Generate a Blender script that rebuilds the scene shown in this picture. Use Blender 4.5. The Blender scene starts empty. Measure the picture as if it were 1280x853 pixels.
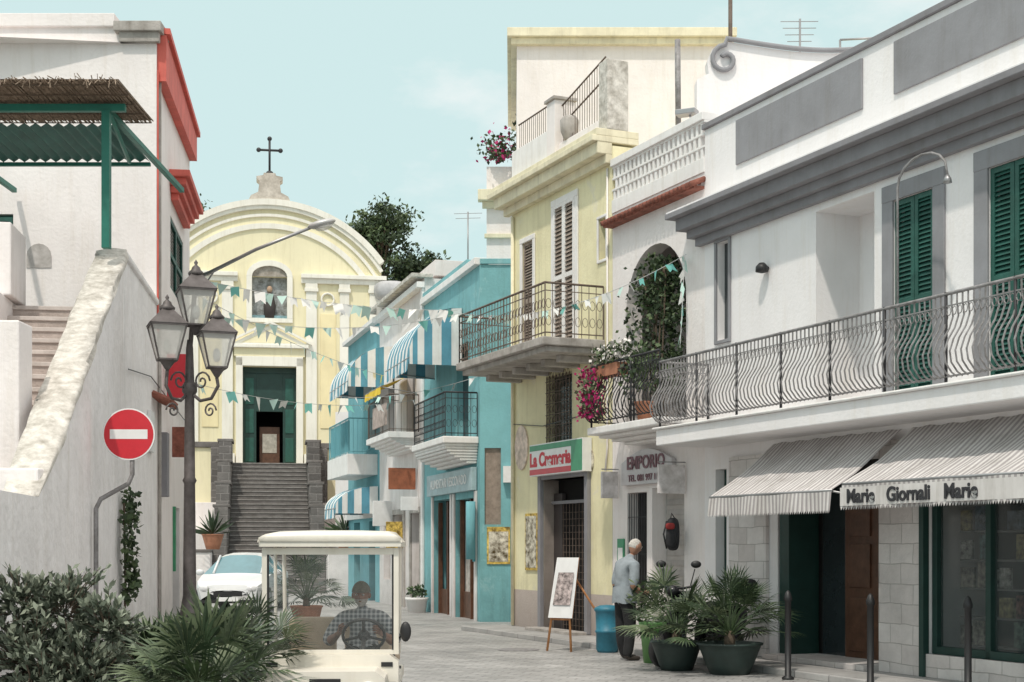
import bpy, math, random
from mathutils import Vector, Matrix, noise
random.seed(7)
R=random.random
def U(a,b): return a+(b-a)*R()
FOC=1800.0; HZ=685.0; CX=640.0; CH=1.6
# ------------------------------------------------------------ materials
MATS={}
def mat(name,col,rough=.8,metal=0,var=.12,scale=1.5,bump=.0,bscale=30,streak=0,spec=.5,alpha=None,detail=6,trans=0,dirt=0,patch=0,patchcol=(.62,.60,.57)):
    if name in MATS: return MATS[name]
    m=bpy.data.materials.new(name); m.use_nodes=True
    nt=m.node_tree; N=nt.nodes; L=nt.links
    b=N['Principled BSDF']; b.inputs['Roughness'].default_value=rough; b.inputs['Metallic'].default_value=metal
    b.inputs['Specular IOR Level'].default_value=spec
    tc=N.new('ShaderNodeTexCoord')
    n1=N.new('ShaderNodeTexNoise'); n1.inputs['Scale'].default_value=scale; n1.inputs['Detail'].default_value=detail; n1.inputs['Roughness'].default_value=.65
    L.new(tc.outputs['Object'],n1.inputs['Vector'])
    rp=N.new('ShaderNodeValToRGB'); rp.color_ramp.elements[0].position=.3; rp.color_ramp.elements[1].position=.68
    c=col
    rp.color_ramp.elements[0].color=(c[0]*(1-var*1.3),c[1]*(1-var*1.35),c[2]*(1-var*1.45),1)
    rp.color_ramp.elements[1].color=(min(1,c[0]*(1+var*.35)),min(1,c[1]*(1+var*.35)),min(1,c[2]*(1+var*.3)),1)
    L.new(n1.outputs['Fac'],rp.inputs['Fac'])
    out=rp.outputs['Color']
    if streak>0:
        mp=N.new('ShaderNodeMapping'); mp.inputs['Scale'].default_value=(5,5,.45)
        L.new(tc.outputs['Object'],mp.inputs['Vector'])
        n2=N.new('ShaderNodeTexNoise'); n2.inputs['Scale'].default_value=1.3; n2.inputs['Detail'].default_value=8; n2.inputs['Roughness'].default_value=.7
        L.new(mp.outputs[0],n2.inputs['Vector'])
        r2=N.new('ShaderNodeValToRGB'); r2.color_ramp.elements[0].position=.25; r2.color_ramp.elements[1].position=.5
        g=1-streak
        r2.color_ramp.elements[0].color=(g,g*.98,g*.94,1); r2.color_ramp.elements[1].color=(1,1,1,1)
        L.new(n2.outputs['Fac'],r2.inputs['Fac'])
        mx=N.new('ShaderNodeMix'); mx.data_type='RGBA'; mx.blend_type='MULTIPLY'; mx.inputs['Factor'].default_value=1
        L.new(out,mx.inputs['A']); L.new(r2.outputs['Color'],mx.inputs['B']); out=mx.outputs['Result']
    if patch>0:
        n5=N.new('ShaderNodeTexNoise'); n5.inputs['Scale'].default_value=1.7; n5.inputs['Detail'].default_value=12; n5.inputs['Roughness'].default_value=.72; n5.inputs['Distortion'].default_value=.6
        mp5=N.new('ShaderNodeMapping'); mp5.inputs['Location'].default_value=(3.3,7.1,1.9); L.new(tc.outputs['Object'],mp5.inputs['Vector']); L.new(mp5.outputs[0],n5.inputs['Vector'])
        r5=N.new('ShaderNodeValToRGB'); r5.color_ramp.elements[0].position=.585; r5.color_ramp.elements[0].color=(0,0,0,1); r5.color_ramp.elements[1].position=.63; r5.color_ramp.elements[1].color=(patch,patch,patch,1)
        L.new(n5.outputs['Fac'],r5.inputs['Fac'])
        mx=N.new('ShaderNodeMix'); mx.data_type='RGBA'; mx.inputs['B'].default_value=(*patchcol,1)
        L.new(r5.outputs['Color'],mx.inputs['Factor']); L.new(out,mx.inputs['A']); out=mx.outputs['Result']
    if dirt>0:
        sp=N.new('ShaderNodeSeparateXYZ'); L.new(tc.outputs['Object'],sp.inputs[0])
        n3=N.new('ShaderNodeTexNoise'); n3.inputs['Scale'].default_value=3; n3.inputs['Detail'].default_value=8
        L.new(tc.outputs['Object'],n3.inputs['Vector'])
        ad=N.new('ShaderNodeMath'); ad.operation='MULTIPLY_ADD'; ad.inputs[1].default_value=-1.6
        L.new(n3.outputs['Fac'],ad.inputs[0]); L.new(sp.outputs['Z'],ad.inputs[2])
        mr=N.new('ShaderNodeMapRange'); mr.inputs['From Min'].default_value=-.9; mr.inputs['From Max'].default_value=.35
        mr.inputs['To Min'].default_value=1-dirt; mr.inputs['To Max'].default_value=1
        L.new(ad.outputs[0],mr.inputs['Value'])
        mx=N.new('ShaderNodeMix'); mx.data_type='RGBA'; mx.blend_type='MULTIPLY'; mx.inputs['Factor'].default_value=1
        L.new(out,mx.inputs['A']); L.new(mr.outputs[0],mx.inputs['B']); out=mx.outputs['Result']
    L.new(out,b.inputs['Base Color'])
    if bump>0:
        n4=N.new('ShaderNodeTexNoise'); n4.inputs['Scale'].default_value=bscale; n4.inputs['Detail'].default_value=5
        L.new(tc.outputs['Object'],n4.inputs['Vector'])
        bp=N.new('ShaderNodeBump'); bp.inputs['Strength'].default_value=bump; bp.inputs['Distance'].default_value=.02
        L.new(n4.outputs['Fac'],bp.inputs['Height']); L.new(bp.outputs[0],b.inputs['Normal'])
    if alpha is not None: b.inputs['Alpha'].default_value=alpha
    if trans: b.inputs['Transmission Weight'].default_value=trans
    MATS[name]=m; return m
def brickmat(name,c1,c2,mortar,bw,bh,ms=.012,rough=.85,bump=.5,useuv=True,off=.5,lo=.68):
    if name in MATS: return MATS[name]
    m=bpy.data.materials.new(name); m.use_nodes=True; nt=m.node_tree; N=nt.nodes; L=nt.links
    b=N['Principled BSDF']; b.inputs['Roughness'].default_value=rough
    tc=N.new('ShaderNodeTexCoord'); br=N.new('ShaderNodeTexBrick')
    ds=N.new('ShaderNodeTexNoise'); ds.inputs['Scale'].default_value=2.5; L.new(tc.outputs['Object'],ds.inputs['Vector'])
    va=N.new('ShaderNodeVectorMath'); va.operation='MULTIPLY_ADD'; va.inputs[1].default_value=(.06,.06,.06)
    L.new(ds.outputs['Color'],va.inputs[0]); L.new(tc.outputs['UV'],va.inputs[2])
    L.new(va.outputs[0],br.inputs['Vector'])
    br.inputs['Scale'].default_value=1; br.inputs['Brick Width'].default_value=bw; br.inputs['Row Height'].default_value=bh
    br.inputs['Mortar Size'].default_value=ms; br.offset=off; br.inputs['Mortar Smooth'].default_value=.3
    br.inputs['Color1'].default_value=(*c1,1); br.inputs['Color2'].default_value=(*c2,1); br.inputs['Mortar'].default_value=(*mortar,1)
    n1=N.new('ShaderNodeTexNoise'); n1.inputs['Scale'].default_value=.8; n1.inputs['Detail'].default_value=10; n1.inputs['Roughness'].default_value=.7
    L.new(tc.outputs['Object'],n1.inputs['Vector'])
    r=N.new('ShaderNodeMapRange'); r.inputs['From Min'].default_value=.3; r.inputs['From Max'].default_value=.7; r.inputs['To Min'].default_value=lo; r.inputs['To Max'].default_value=1.15
    L.new(n1.outputs['Fac'],r.inputs['Value'])
    mx=N.new('ShaderNodeMix'); mx.data_type='RGBA'; mx.blend_type='MULTIPLY'; mx.inputs['Factor'].default_value=1
    L.new(br.outputs['Color'],mx.inputs['A']); L.new(r.outputs[0],mx.inputs['B']); L.new(mx.outputs['Result'],b.inputs['Base Color'])
    n2=N.new('ShaderNodeTexNoise'); n2.inputs['Scale'].default_value=14; n2.inputs['Detail'].default_value=6; L.new(tc.outputs['Object'],n2.inputs['Vector'])
    s=N.new('ShaderNodeMath'); s.operation='SUBTRACT'; L.new(n2.outputs['Fac'],s.inputs[0]); L.new(br.outputs['Fac'],s.inputs[1])
    bp=N.new('ShaderNodeBump'); bp.inputs['Strength'].default_value=bump; bp.inputs['Distance'].default_value=.02
    L.new(s.outputs[0],bp.inputs['Height']); L.new(bp.outputs[0],b.inputs['Normal'])
    MATS[name]=m; return m
def checkmat(name,c1,c2,scale):
    m=bpy.data.materials.new(name); m.use_nodes=True; nt=m.node_tree; N=nt.nodes; L=nt.links
    b=N['Principled BSDF']; b.inputs['Roughness'].default_value=.9
    tc=N.new('ShaderNodeTexCoord'); sp=N.new('ShaderNodeSeparateXYZ'); L.new(tc.outputs['Object'],sp.inputs[0])
    outs=[]
    for ax in ('X','Z'):
        mu=N.new('ShaderNodeMath'); mu.operation='MULTIPLY'; mu.inputs[1].default_value=scale; L.new(sp.outputs[ax],mu.inputs[0])
        sn=N.new('ShaderNodeMath'); sn.operation='SINE'; L.new(mu.outputs[0],sn.inputs[0])
        gt=N.new('ShaderNodeMath'); gt.operation='GREATER_THAN'; gt.inputs[1].default_value=.2; L.new(sn.outputs[0],gt.inputs[0]); outs.append(gt)
    ad=N.new('ShaderNodeMath'); ad.operation='ADD'; L.new(outs[0].outputs[0],ad.inputs[0]); L.new(outs[1].outputs[0],ad.inputs[1])
    hf=N.new('ShaderNodeMath'); hf.operation='MULTIPLY'; hf.inputs[1].default_value=.5; L.new(ad.outputs[0],hf.inputs[0])
    mx=N.new('ShaderNodeMix'); mx.data_type='RGBA'; mx.inputs['A'].default_value=(*c1,1); mx.inputs['B'].default_value=(*c2,1)
    L.new(hf.outputs[0],mx.inputs['Factor']); L.new(mx.outputs['Result'],b.inputs['Base Color'])
    return m
WHITE=mat('white_plaster',(.86,.835,.84),.9,var=.06,scale=.8,bump=.25,bscale=22,streak=.07,dirt=.3,patch=.2,patchcol=(.74,.72,.72))
WHITE2=mat('warm_white_plaster',(.86,.81,.80),.9,var=.08,scale=.9,bump=.35,bscale=18,streak=.10,dirt=.3,patch=.3,patchcol=(.71,.67,.65))
ROUGHW=mat('rough_white_render',(.87,.85,.85),.95,var=.09,scale=2.2,bump=.9,bscale=9,streak=.13,dirt=.3,patch=.3,patchcol=(.72,.70,.69))
COPING=mat('weathered_coping',(.66,.63,.59),.95,var=.38,scale=7,bump=1.0,bscale=12)
TRIMW=mat('white_trim',(.85,.83,.82),.8,var=.08,scale=3,bump=.1,streak=.14)
GREYP=mat('grey_painted_panel',(.28,.28,.30),.85,var=.12,scale=2,bump=.15,streak=.12)
GREYC=mat('grey_cornice_paint',(.26,.255,.275),.85,var=.15,scale=2,bump=.1,streak=.1)
YEL=mat('pale_yellow_plaster',(.84,.78,.52),.9,var=.12,scale=1.0,bump=.3,bscale=20,streak=.17,dirt=.35,patch=.5,patchcol=(.76,.71,.58))
YELT=mat('cream_trim',(.82,.76,.57),.85,var=.15,scale=3,streak=.25)
TURQ=mat('turquoise_plaster',(.21,.47,.51),.9,var=.18,scale=1.0,bump=.3,bscale=18,streak=.2,dirt=.35,patch=.5,patchcol=(.32,.55,.57))
TEAL=mat('teal_plaster',(.17,.42,.48),.9,var=.15,scale=1.3,bump=.2,streak=.15)
PINKW=mat('pinkish_plaster',(.80,.75,.74),.9,var=.14,scale=1.0,bump=.25,streak=.2,dirt=.3,patch=.4,patchcol=(.64,.59,.57))
CHY=mat('church_yellow_plaster',(.86,.79,.55),.9,var=.08,scale=.5,bump=.1,streak=.13,patch=.25,patchcol=(.80,.73,.55))
CHW=mat('church_cream_trim',(.87,.84,.76),.85,var=.08,scale=.8,streak=.15)
STONE=brickmat('travertine_blocks',(.62,.57,.55),(.74,.70,.68),(.44,.41,.39),.42,.24,.006,bump=.6)
LAVA=brickmat('dark_lava_masonry',(.12,.11,.105),(.20,.185,.175),(.26,.24,.23),.5,.28,.02,bump=.8)
STEPD=mat('dark_stone_steps',(.19,.175,.17),.9,var=.3,scale=3,bump=.5)
STEPL=mat('terracotta_grey_steps',(.50,.43,.40),.9,var=.25,scale=4,bump=.5)
COB=brickmat('basalt_paving',(.34,.335,.325),(.44,.43,.42),(.22,.215,.21),.30,.17,.009,rough=.55,bump=.8,lo=.62)
EARTH=mat('earth_ground',(.22,.21,.19),.95,var=.2,scale=.3)
DK=mat('dark_interior',(.030,.028,.028),.9,var=.2)
GLASS=mat('window_glass',(.03,.04,.045),.08,var=.2,spec=.8)
GREEN=mat('green_shutter_paint',(.02,.10,.08),.55,var=.25,scale=4,spec=.5)
GREEND=mat('dark_green_metal',(.015,.05,.042),.5,var=.2,scale=4)
GREENP=mat('green_pergola_paint',(.015,.16,.12),.5,var=.2,scale=4)
RED=mat('red_coping_paint',(.66,.14,.11),.7,var=.18,scale=2,streak=.2)
TILE=mat('terracotta_tile',(.30,.11,.08),.9,var=.4,scale=8,bump=.3)
TERRA=mat('terracotta_pot_clay',(.45,.2,.12),.85,var=.2,scale=6,bump=.2)
IRON=mat('wrought_iron',(.04,.04,.045),.55,.3,var=.3,scale=10)
IRONG=mat('weathered_grey_iron',(.30,.29,.30),.6,.2,var=.35,scale=12)
RUST=mat('aged_rail_iron',(.17,.13,.11),.8,.2,var=.4,scale=9)
LPOST=mat('lamp_post_paint',(.13,.115,.115),.55,.3,var=.3,scale=9)
FROST=mat('lantern_glass',(.88,.86,.82),.3,var=.12,scale=5,alpha=.48)
WOOD=mat('brown_door_wood',(.13,.06,.035),.5,var=.35,scale=6,bump=.2)
WOODL=mat('light_wood',(.55,.25,.10),.6,var=.25,scale=8)
WGREY=mat('weathered_slats',(.32,.26,.22),.85,var=.3,scale=7)
SLAB=mat('weathered_concrete',(.46,.43,.41),.92,var=.3,scale=3,bump=.4,streak=.3)
AWL=mat('awning_light_cloth',(.66,.63,.62),.95,var=.15,scale=2,streak=.3)
AWD=mat('awning_grey_cloth',(.38,.35,.355),.95,var=.15,scale=2,streak=.2)
AWB=mat('awning_blue_cloth',(.12,.34,.46),.9,var=.18,scale=2,streak=.25)
AWW=mat('awning_white_cloth',(.82,.82,.81),.9,var=.12,scale=2,streak=.25)
AWY=mat('yellow_cloth',(.80,.55,.05),.9,var=.1)
REED=mat('reed_matting',(.36,.28,.22),.95,var=.5,scale=14,bump=.6)
BLACK=mat('black_paint',(.02,.02,.022),.5,var=.2)
TXT=mat('sign_lettering_dark',(.03,.03,.035),.7,var=.05)
TXTR=mat('sign_lettering_red',(.60,.05,.07),.6,var=.05)
TXTG=mat('sign_lettering_grey',(.20,.10,.12),.6,var=.05)
TXTW=mat('sign_lettering_white',(.8,.8,.8),.6,var=.05)
SIGNR=mat('sign_red',(.60,.025,.04),.35,var=.1,scale=5)
SIGNW=mat('sign_white',(.82,.82,.82),.4,var=.08,scale=5)
SIGNG=mat('sign_green',(.05,.28,.14),.4,var=.15,scale=5)
POSTER=mat('poster_mixed_print',(.62,.58,.50),.7,var=.7,scale=9,detail=2)
POSTY=mat('poster_yellow_print',(.70,.50,.12),.7,var=.6,scale=11,detail=2)
GREYM=mat('grey_metal',(.35,.35,.36),.4,.6,var=.15)
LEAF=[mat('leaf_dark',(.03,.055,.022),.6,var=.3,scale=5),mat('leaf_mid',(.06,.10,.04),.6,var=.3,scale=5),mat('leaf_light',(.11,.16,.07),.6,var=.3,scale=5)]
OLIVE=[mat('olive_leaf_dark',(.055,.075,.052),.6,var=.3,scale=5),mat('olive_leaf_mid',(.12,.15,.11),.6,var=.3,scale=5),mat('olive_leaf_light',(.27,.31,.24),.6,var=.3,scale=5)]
PALM=[mat('palm_leaf_dark',(.03,.055,.025),.5,var=.3,scale=5),mat('palm_leaf_mid',(.065,.105,.045),.5,var=.3,scale=5),mat('palm_leaf_light',(.13,.17,.09),.5,var=.3,scale=5)]
MAGE=mat('magenta_petals',(.50,.02,.16),.7,var=.3,scale=9)
WPET=mat('white_petals',(.8,.75,.72),.7,var=.1,scale=9)
BARK=mat('bark',(.12,.09,.065),.95,var=.3,scale=9,bump=.6)
FLW=mat('bunting_white',(.88,.88,.86),.8,var=.05); FLT=mat('bunting_turquoise',(.22,.60,.55),.8,var=.1); FLB=mat('bunting_pale_green',(.55,.76,.70),.8,var=.1)
CORD=mat('white_cord',(.6,.6,.6),.8)
# ------------------------------------------------------------ geometry core
class Frame:
    def __init__(s,o,e):
        l=math.hypot(*e); s.o=o; s.e=(e[0]/l,e[1]/l); s.n=(s.e[1],-s.e[0])
    def p(s,u,n,z): return (s.o[0]+u*s.e[0]+n*s.n[0], s.o[1]+u*s.e[1]+n*s.n[1], z)
    def u(s,px,n=0):
        r=(px-CX)/FOC
        return (r*(s.o[1]+n*s.n[1])-(s.o[0]+n*s.n[0]))/(s.e[0]-r*s.e[1])
    def z(s,px,py,n=0):
        u=s.u(px,n); Y=s.o[1]+u*s.e[1]+n*s.n[1]
        return CH+(HZ-py)/FOC*Y
    def r(s,x0,x1,yt,yb,n=0):
        xm=(x0+x1)/2
        return s.u(x0,n),s.u(x1,n),s.z(xm,yb,n),s.z(xm,yt,n)
GF=Frame((0,0),(1,0))
def grp(name,loc=(0,0,0)):
    e=bpy.data.objects.new(name,None); e.empty_display_size=.3; bpy.context.scene.collection.objects.link(e); return e
class M:
    def __init__(s,name,parent=None,bevel=0):
        s.name=name; s.parent=parent; s.v=[]; s.f=[]; s.mi=[]; s.uv=[]; s.sm=[]; s.mats=[]; s.bevel=bevel
    def m(s,mt):
        if mt not in s.mats: s.mats.append(mt)
        return s.mats.index(mt)
    def add(s,vs,fs,mt,uvs=None,smooth=False):
        b=len(s.v); s.v.extend(vs); k=s.m(mt)
        for i,f in enumerate(fs):
            s.f.append([b+j for j in f]); s.mi.append(k); s.sm.append(smooth)
            if uvs: s.uv.extend(uvs[i])
            else:
                s.uv.extend([(vs[j][0],vs[j][2]) for j in f])
    def box(s,F,u0,u1,n0,n1,z0,z1,mt):
        L=[(u,n,z) for z in (z0,z1) for n in (n0,n1) for u in (u0,u1)]
        fs=[(0,1,3,2),(4,6,7,5),(0,4,5,1),(2,3,7,6),(0,2,6,4),(1,5,7,3)]
        ax=[2,2,1,1,0,0]; uvs=[]
        for f,a in zip(fs,ax):
            if a==2: uvs.append([(L[j][0],L[j][1]) for j in f])
            elif a==1: uvs.append([(L[j][0],L[j][2]) for j in f])
            else: uvs.append([(L[j][1],L[j][2]) for j in f])
        s.add([F.p(*l) for l in L],fs,mt,uvs)
    def quad(s,F,pts,mt):
        a=Vector(pts[1])-Vector(pts[0]); b=Vector(pts[2])-Vector(pts[1]); c=a.cross(b); k=max(range(3),key=lambda i:abs(c[i]))
        uv=[(p[0],p[2]) if k==1 else ((p[1],p[2]) if k==0 else (p[0],p[1])) for p in pts]
        s.add([F.p(*p) for p in pts],[tuple(range(len(pts)))],mt,[uv])
    def prism(s,F,poly,n0,n1,mt,mside=None):
        k=len(poly)
        s.quad(F,[(u,n1,z) for u,z in poly],mt)
        s.quad(F,[(u,n0,z) for u,z in poly][::-1],mt)
        for i in range(k):
            a=poly[i]; b=poly[(i+1)%k]
            s.quad(F,[(a[0],n0,a[1]),(b[0],n0,b[1]),(b[0],n1,b[1]),(a[0],n1,a[1])],mside or mt)
    def wall(s,F,u0,u1,z0,z1,ops,mt,n=0,dep=.22):
        us=sorted({u0,u1,*[min(max(o[i],u0),u1) for o in ops for i in (0,1)]}); zs=sorted({z0,z1,*[min(max(o[i],z0),z1) for o in ops for i in (2,3)]})
        for i in range(len(us)-1):
            for j in range(len(zs)-1):
                cu=(us[i]+us[i+1])/2; cz=(zs[j]+zs[j+1])/2
                if any(o[0]<cu<o[1] and o[2]<cz<o[3] for o in ops): continue
                s.quad(F,[(us[i],n,zs[j]),(us[i+1],n,zs[j]),(us[i+1],n,zs[j+1]),(us[i],n,zs[j+1])],mt)
        for o in ops:
            a,b,c,d=o[:4]; bk=o[4] if len(o)>4 else DK; dp=o[5] if len(o)>5 else dep
            s.quad(F,[(a,n,c),(a,n-dp,c),(a,n-dp,d),(a,n,d)],mt); s.quad(F,[(b,n,c),(b,n,d),(b,n-dp,d),(b,n-dp,c)],mt)
            s.quad(F,[(a,n,d),(a,n-dp,d),(b,n-dp,d),(b,n,d)],mt); s.quad(F,[(a,n,c),(b,n,c),(b,n-dp,c),(a,n-dp,c)],mt)
            if bk: s.quad(F,[(a,n-dp,c),(b,n-dp,c),(b,n-dp,d),(a,n-dp,d)],bk)
    def shell(s,F,u0,u1,z0,z1,dep,mt,roof=None):
        s.quad(F,[(u0,0,z0),(u0,0,z1),(u0,-dep,z1),(u0,-dep,z0)],mt); s.quad(F,[(u1,0,z0),(u1,-dep,z0),(u1,-dep,z1),(u1,0,z1)],mt)
        s.quad(F,[(u0,-dep,z0),(u0,-dep,z1),(u1,-dep,z1),(u1,-dep,z0)],mt)
        s.quad(F,[(u0,0,z1),(u1,0,z1),(u1,-dep,z1),(u0,-dep,z1)],roof or mt)
    def tube(s,pts,r,mt,seg=6,smooth=True,cap=True):
        pts=[Vector(p) for p in pts]; k=len(pts); rr=r if isinstance(r,(list,tuple)) else [r]*k
        vs=[]; up=None
        for i,p in enumerate(pts):
            t=(pts[min(i+1,k-1)]-pts[max(i-1,0)])
            if t.length<1e-9: t=Vector((0,0,1))
            t.normalize()
            if up is None:
                a=Vector((0,0,1)) if abs(t.z)<.9 else Vector((1,0,0)); up=(a-t*a.dot(t)).normalized()
            else:
                up=up-t*up.dot(t)
                if up.length<1e-6:
                    a=Vector((1,0,0)) if abs(t.x)<.9 else Vector((0,1,0)); up=(a-t*a.dot(t))
                up.normalize()
            w=t.cross(up)
            for j in range(seg):
                an=2*math.pi*(j+.5)/seg
                vs.append(tuple(p+up*math.cos(an)*rr[i]+w*math.sin(an)*rr[i]))
        fs=[]
        for i in range(k-1):
            for j in range(seg):
                fs.append((i*seg+j,i*seg+(j+1)%seg,(i+1)*seg+(j+1)%seg,(i+1)*seg+j))
        if cap:
            fs.append(tuple(range(seg))[::-1]); fs.append(tuple((k-1)*seg+j for j in range(seg)))
        s.add(vs,fs,mt,smooth=smooth and seg>4)
    def lathe(s,c,prof,mt,seg=16,smooth=True,square=False):
        vs=[]; fs=[]; k=len(prof)
        for r,z in prof:
            for j in range(seg):
                a=2*math.pi*j/seg+(math.pi/4 if square else 0)
                vs.append((c[0]+r*math.cos(a),c[1]+r*math.sin(a),c[2]+z))
        for i in range(k-1):
            for j in range(seg): fs.append((i*seg+j,i*seg+(j+1)%seg,(i+1)*seg+(j+1)%seg,(i+1)*seg+j))
        fs.append(tuple(range(seg))[::-1]); fs.append(tuple((k-1)*seg+j for j in range(seg)))
        s.add(vs,fs,mt,smooth=smooth)
    def ell(s,c,rad,mt,nu=12,nv=8,rot=None,p=1.0):
        vs=[];fs=[]
        sg=lambda v: math.copysign(abs(v)**p,v)
        for i in range(nv+1):
            th=math.pi*i/nv
            for j in range(nu):
                ph=2*math.pi*j/nu
                v=Vector((rad[0]*sg(math.sin(th))*sg(math.cos(ph)),rad[1]*sg(math.sin(th))*sg(math.sin(ph)),rad[2]*sg(math.cos(th))))
                if rot: v=rot@v
                vs.append(tuple(v+Vector(c)))
        for i in range(nv):
            for j in range(nu): fs.append((i*nu+j,(i+1)*nu+j,(i+1)*nu+(j+1)%nu,i*nu+(j+1)%nu))
        s.add(vs,fs,mt,smooth=True)
    def grid(s,P,mt,smooth=True,closed=False):
        r=len(P); c=len(P[0]); vs=[tuple(p) for row in P for p in row]; fs=[]
        for i in range(r-1):
            for j in range(c if closed else c-1):
                fs.append((i*c+j,i*c+(j+1)%c,(i+1)*c+(j+1)%c,(i+1)*c+j))
        s.add(vs,fs,mt,smooth=smooth)
    def leaf(s,p,size,mt,asp=.45,d=None):
        if d is None: d=Vector((U(-1,1),U(-1,1),U(-1,1)))
        if d.length<.01: d=Vector((0,0,1))
        d=d.normalized(); q=Vector((U(-1,1),U(-1,1),U(-1,1))); w=d.cross(q)
        if w.length<.01: w=Vector((1,0,0))
        w.normalize(); p=Vector(p); a=p+d*size; mid=p+d*size*.5
        s.add([tuple(p),tuple(mid+w*size*asp*.5),tuple(a),tuple(mid-w*size*asp*.5)],[(0,1,2,3)],mt)
    def done(s):
        if not s.v: return None
        me=bpy.data.meshes.new(s.name); me.from_pydata(s.v,[],s.f)
        for mt in s.mats: me.materials.append(mt)
        me.polygons.foreach_set('material_index',s.mi); me.polygons.foreach_set('use_smooth',s.sm)
        uvl=me.uv_layers.new(name='UVMap'); flat=[c for uv in s.uv for c in uv]; uvl.data.foreach_set('uv',flat)
        me.update()
        o=bpy.data.objects.new(s.name,me); bpy.context.scene.collection.objects.link(o)
        if s.parent: o.parent=s.parent
        if s.bevel:
            b=o.modifiers.new('bev','BEVEL'); b.width=s.bevel; b.segments=2; b.limit_method='ANGLE'; b.angle_limit=.7
        return o
def text(parent,F,st,u,z,n,size,mt,bold=.0,sx=1,ext=.006,name='lettering'):
    c=bpy.data.curves.new(name,'FONT'); c.body=st; c.size=size; c.extrude=ext; c.offset=bold; c.align_x='CENTER'; c.align_y='CENTER'
    c.materials.append(mt); o=bpy.data.objects.new(name,c); bpy.context.scene.collection.objects.link(o)
    e=Vector((F.e[0],F.e[1],0)); nn=Vector((F.n[0],F.n[1],0)); p=F.p(u,n,z)
    o.matrix_world=Matrix(((e.x*sx,0,nn.x,p[0]),(e.y*sx,0,nn.y,p[1]),(0,1,0,p[2]),(0,0,0,1)))
    o.parent=parent; return o
def shutter(m,F,u0,u1,z0,z1,n,mt,sl=None,th=.045,sp=.055):
    f=.06; sl=sl or mt
    m.box(F,u0,u0+f,n,n+th,z0,z1,mt); m.box(F,u1-f,u1,n,n+th,z0,z1,mt)
    m.box(F,u0+f,u1-f,n,n+th,z0,z0+f,mt); m.box(F,u0+f,u1-f,n,n+th,z1-f,z1,mt); zm=(z0+z1)/2
    if z1-z0>1: m.box(F,u0+f,u1-f,n,n+th,zm-.04,zm+.04,mt)
    z=z0+f
    while z<z1-f-.02:
        m.quad(F,[(u0+f,n+th-.005,z),(u1-f,n+th-.005,z),(u1-f,n+.004,z+sp*1.05),(u0+f,n+.004,z+sp*1.05)],sl); z+=sp
def railing(m,p0,p1,z0,z1,mt,sp=.12,style='plain',out=(0,0),r=.009,toprad=.02):
    p0=Vector((p0[0],p0[1],0)); p1=Vector((p1[0],p1[1],0)); L=(p1-p0).length; k=max(1,int(L/sp)); o=Vector((out[0],out[1],0)); h=z1-z0
    d=(p1-p0).normalized()
    m.tube([p0+Vector((0,0,z1)),p1+Vector((0,0,z1))],toprad,mt,6)
    m.tube([p0+Vector((0,0,z0+.07)),p1+Vector((0,0,z0+.07))],.013,mt,4)
    if style!='plain': m.tube([p0+Vector((0,0,z1-.13)),p1+Vector((0,0,z1-.13))],.01,mt,4)
    for i in range(k+1):
        p=p0.lerp(p1,i/k)
        if style=='belly':
            prof=[(.06,.0),(.1,.07),(.2,.15),(.32,.17),(.46,.12),(.6,.03),(.74,-.02),(.88,.0),(1,0)]
            m.tube([p+o*b+Vector((0,0,z0+h*a)) for a,b in prof],r,mt,4)
            if i%12==0: m.tube([p+Vector((0,0,z0-.05)),p+Vector((0,0,z1+.02))],.018,IRON,5)
            c=p+d*sp*.5+Vector((0,0,z0+h*.80)); 
            m.tube([c+d*.032*math.cos(a)+Vector((0,0,.045*math.sin(a))) for a in [j*math.pi/4 for j in range(9)]],.006,mt,3)
        else:
            m.tube([p+Vector((0,0,z0)),p+Vector((0,0,z1))],r if i%8 else r*1.8,mt,4)
            if style=='scroll' and i<k:
                for zz,rad in ((.30,.05),(.62,.05)):
                    c=p+d*sp*.5+Vector((0,0,z0+h*zz)); m.tube([c+d*rad*math.cos(a)+Vector((0,0,rad*1.6*math.sin(a))) for a in [j*math.pi/4 for j in range(9)]],.006,mt,3)
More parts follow.
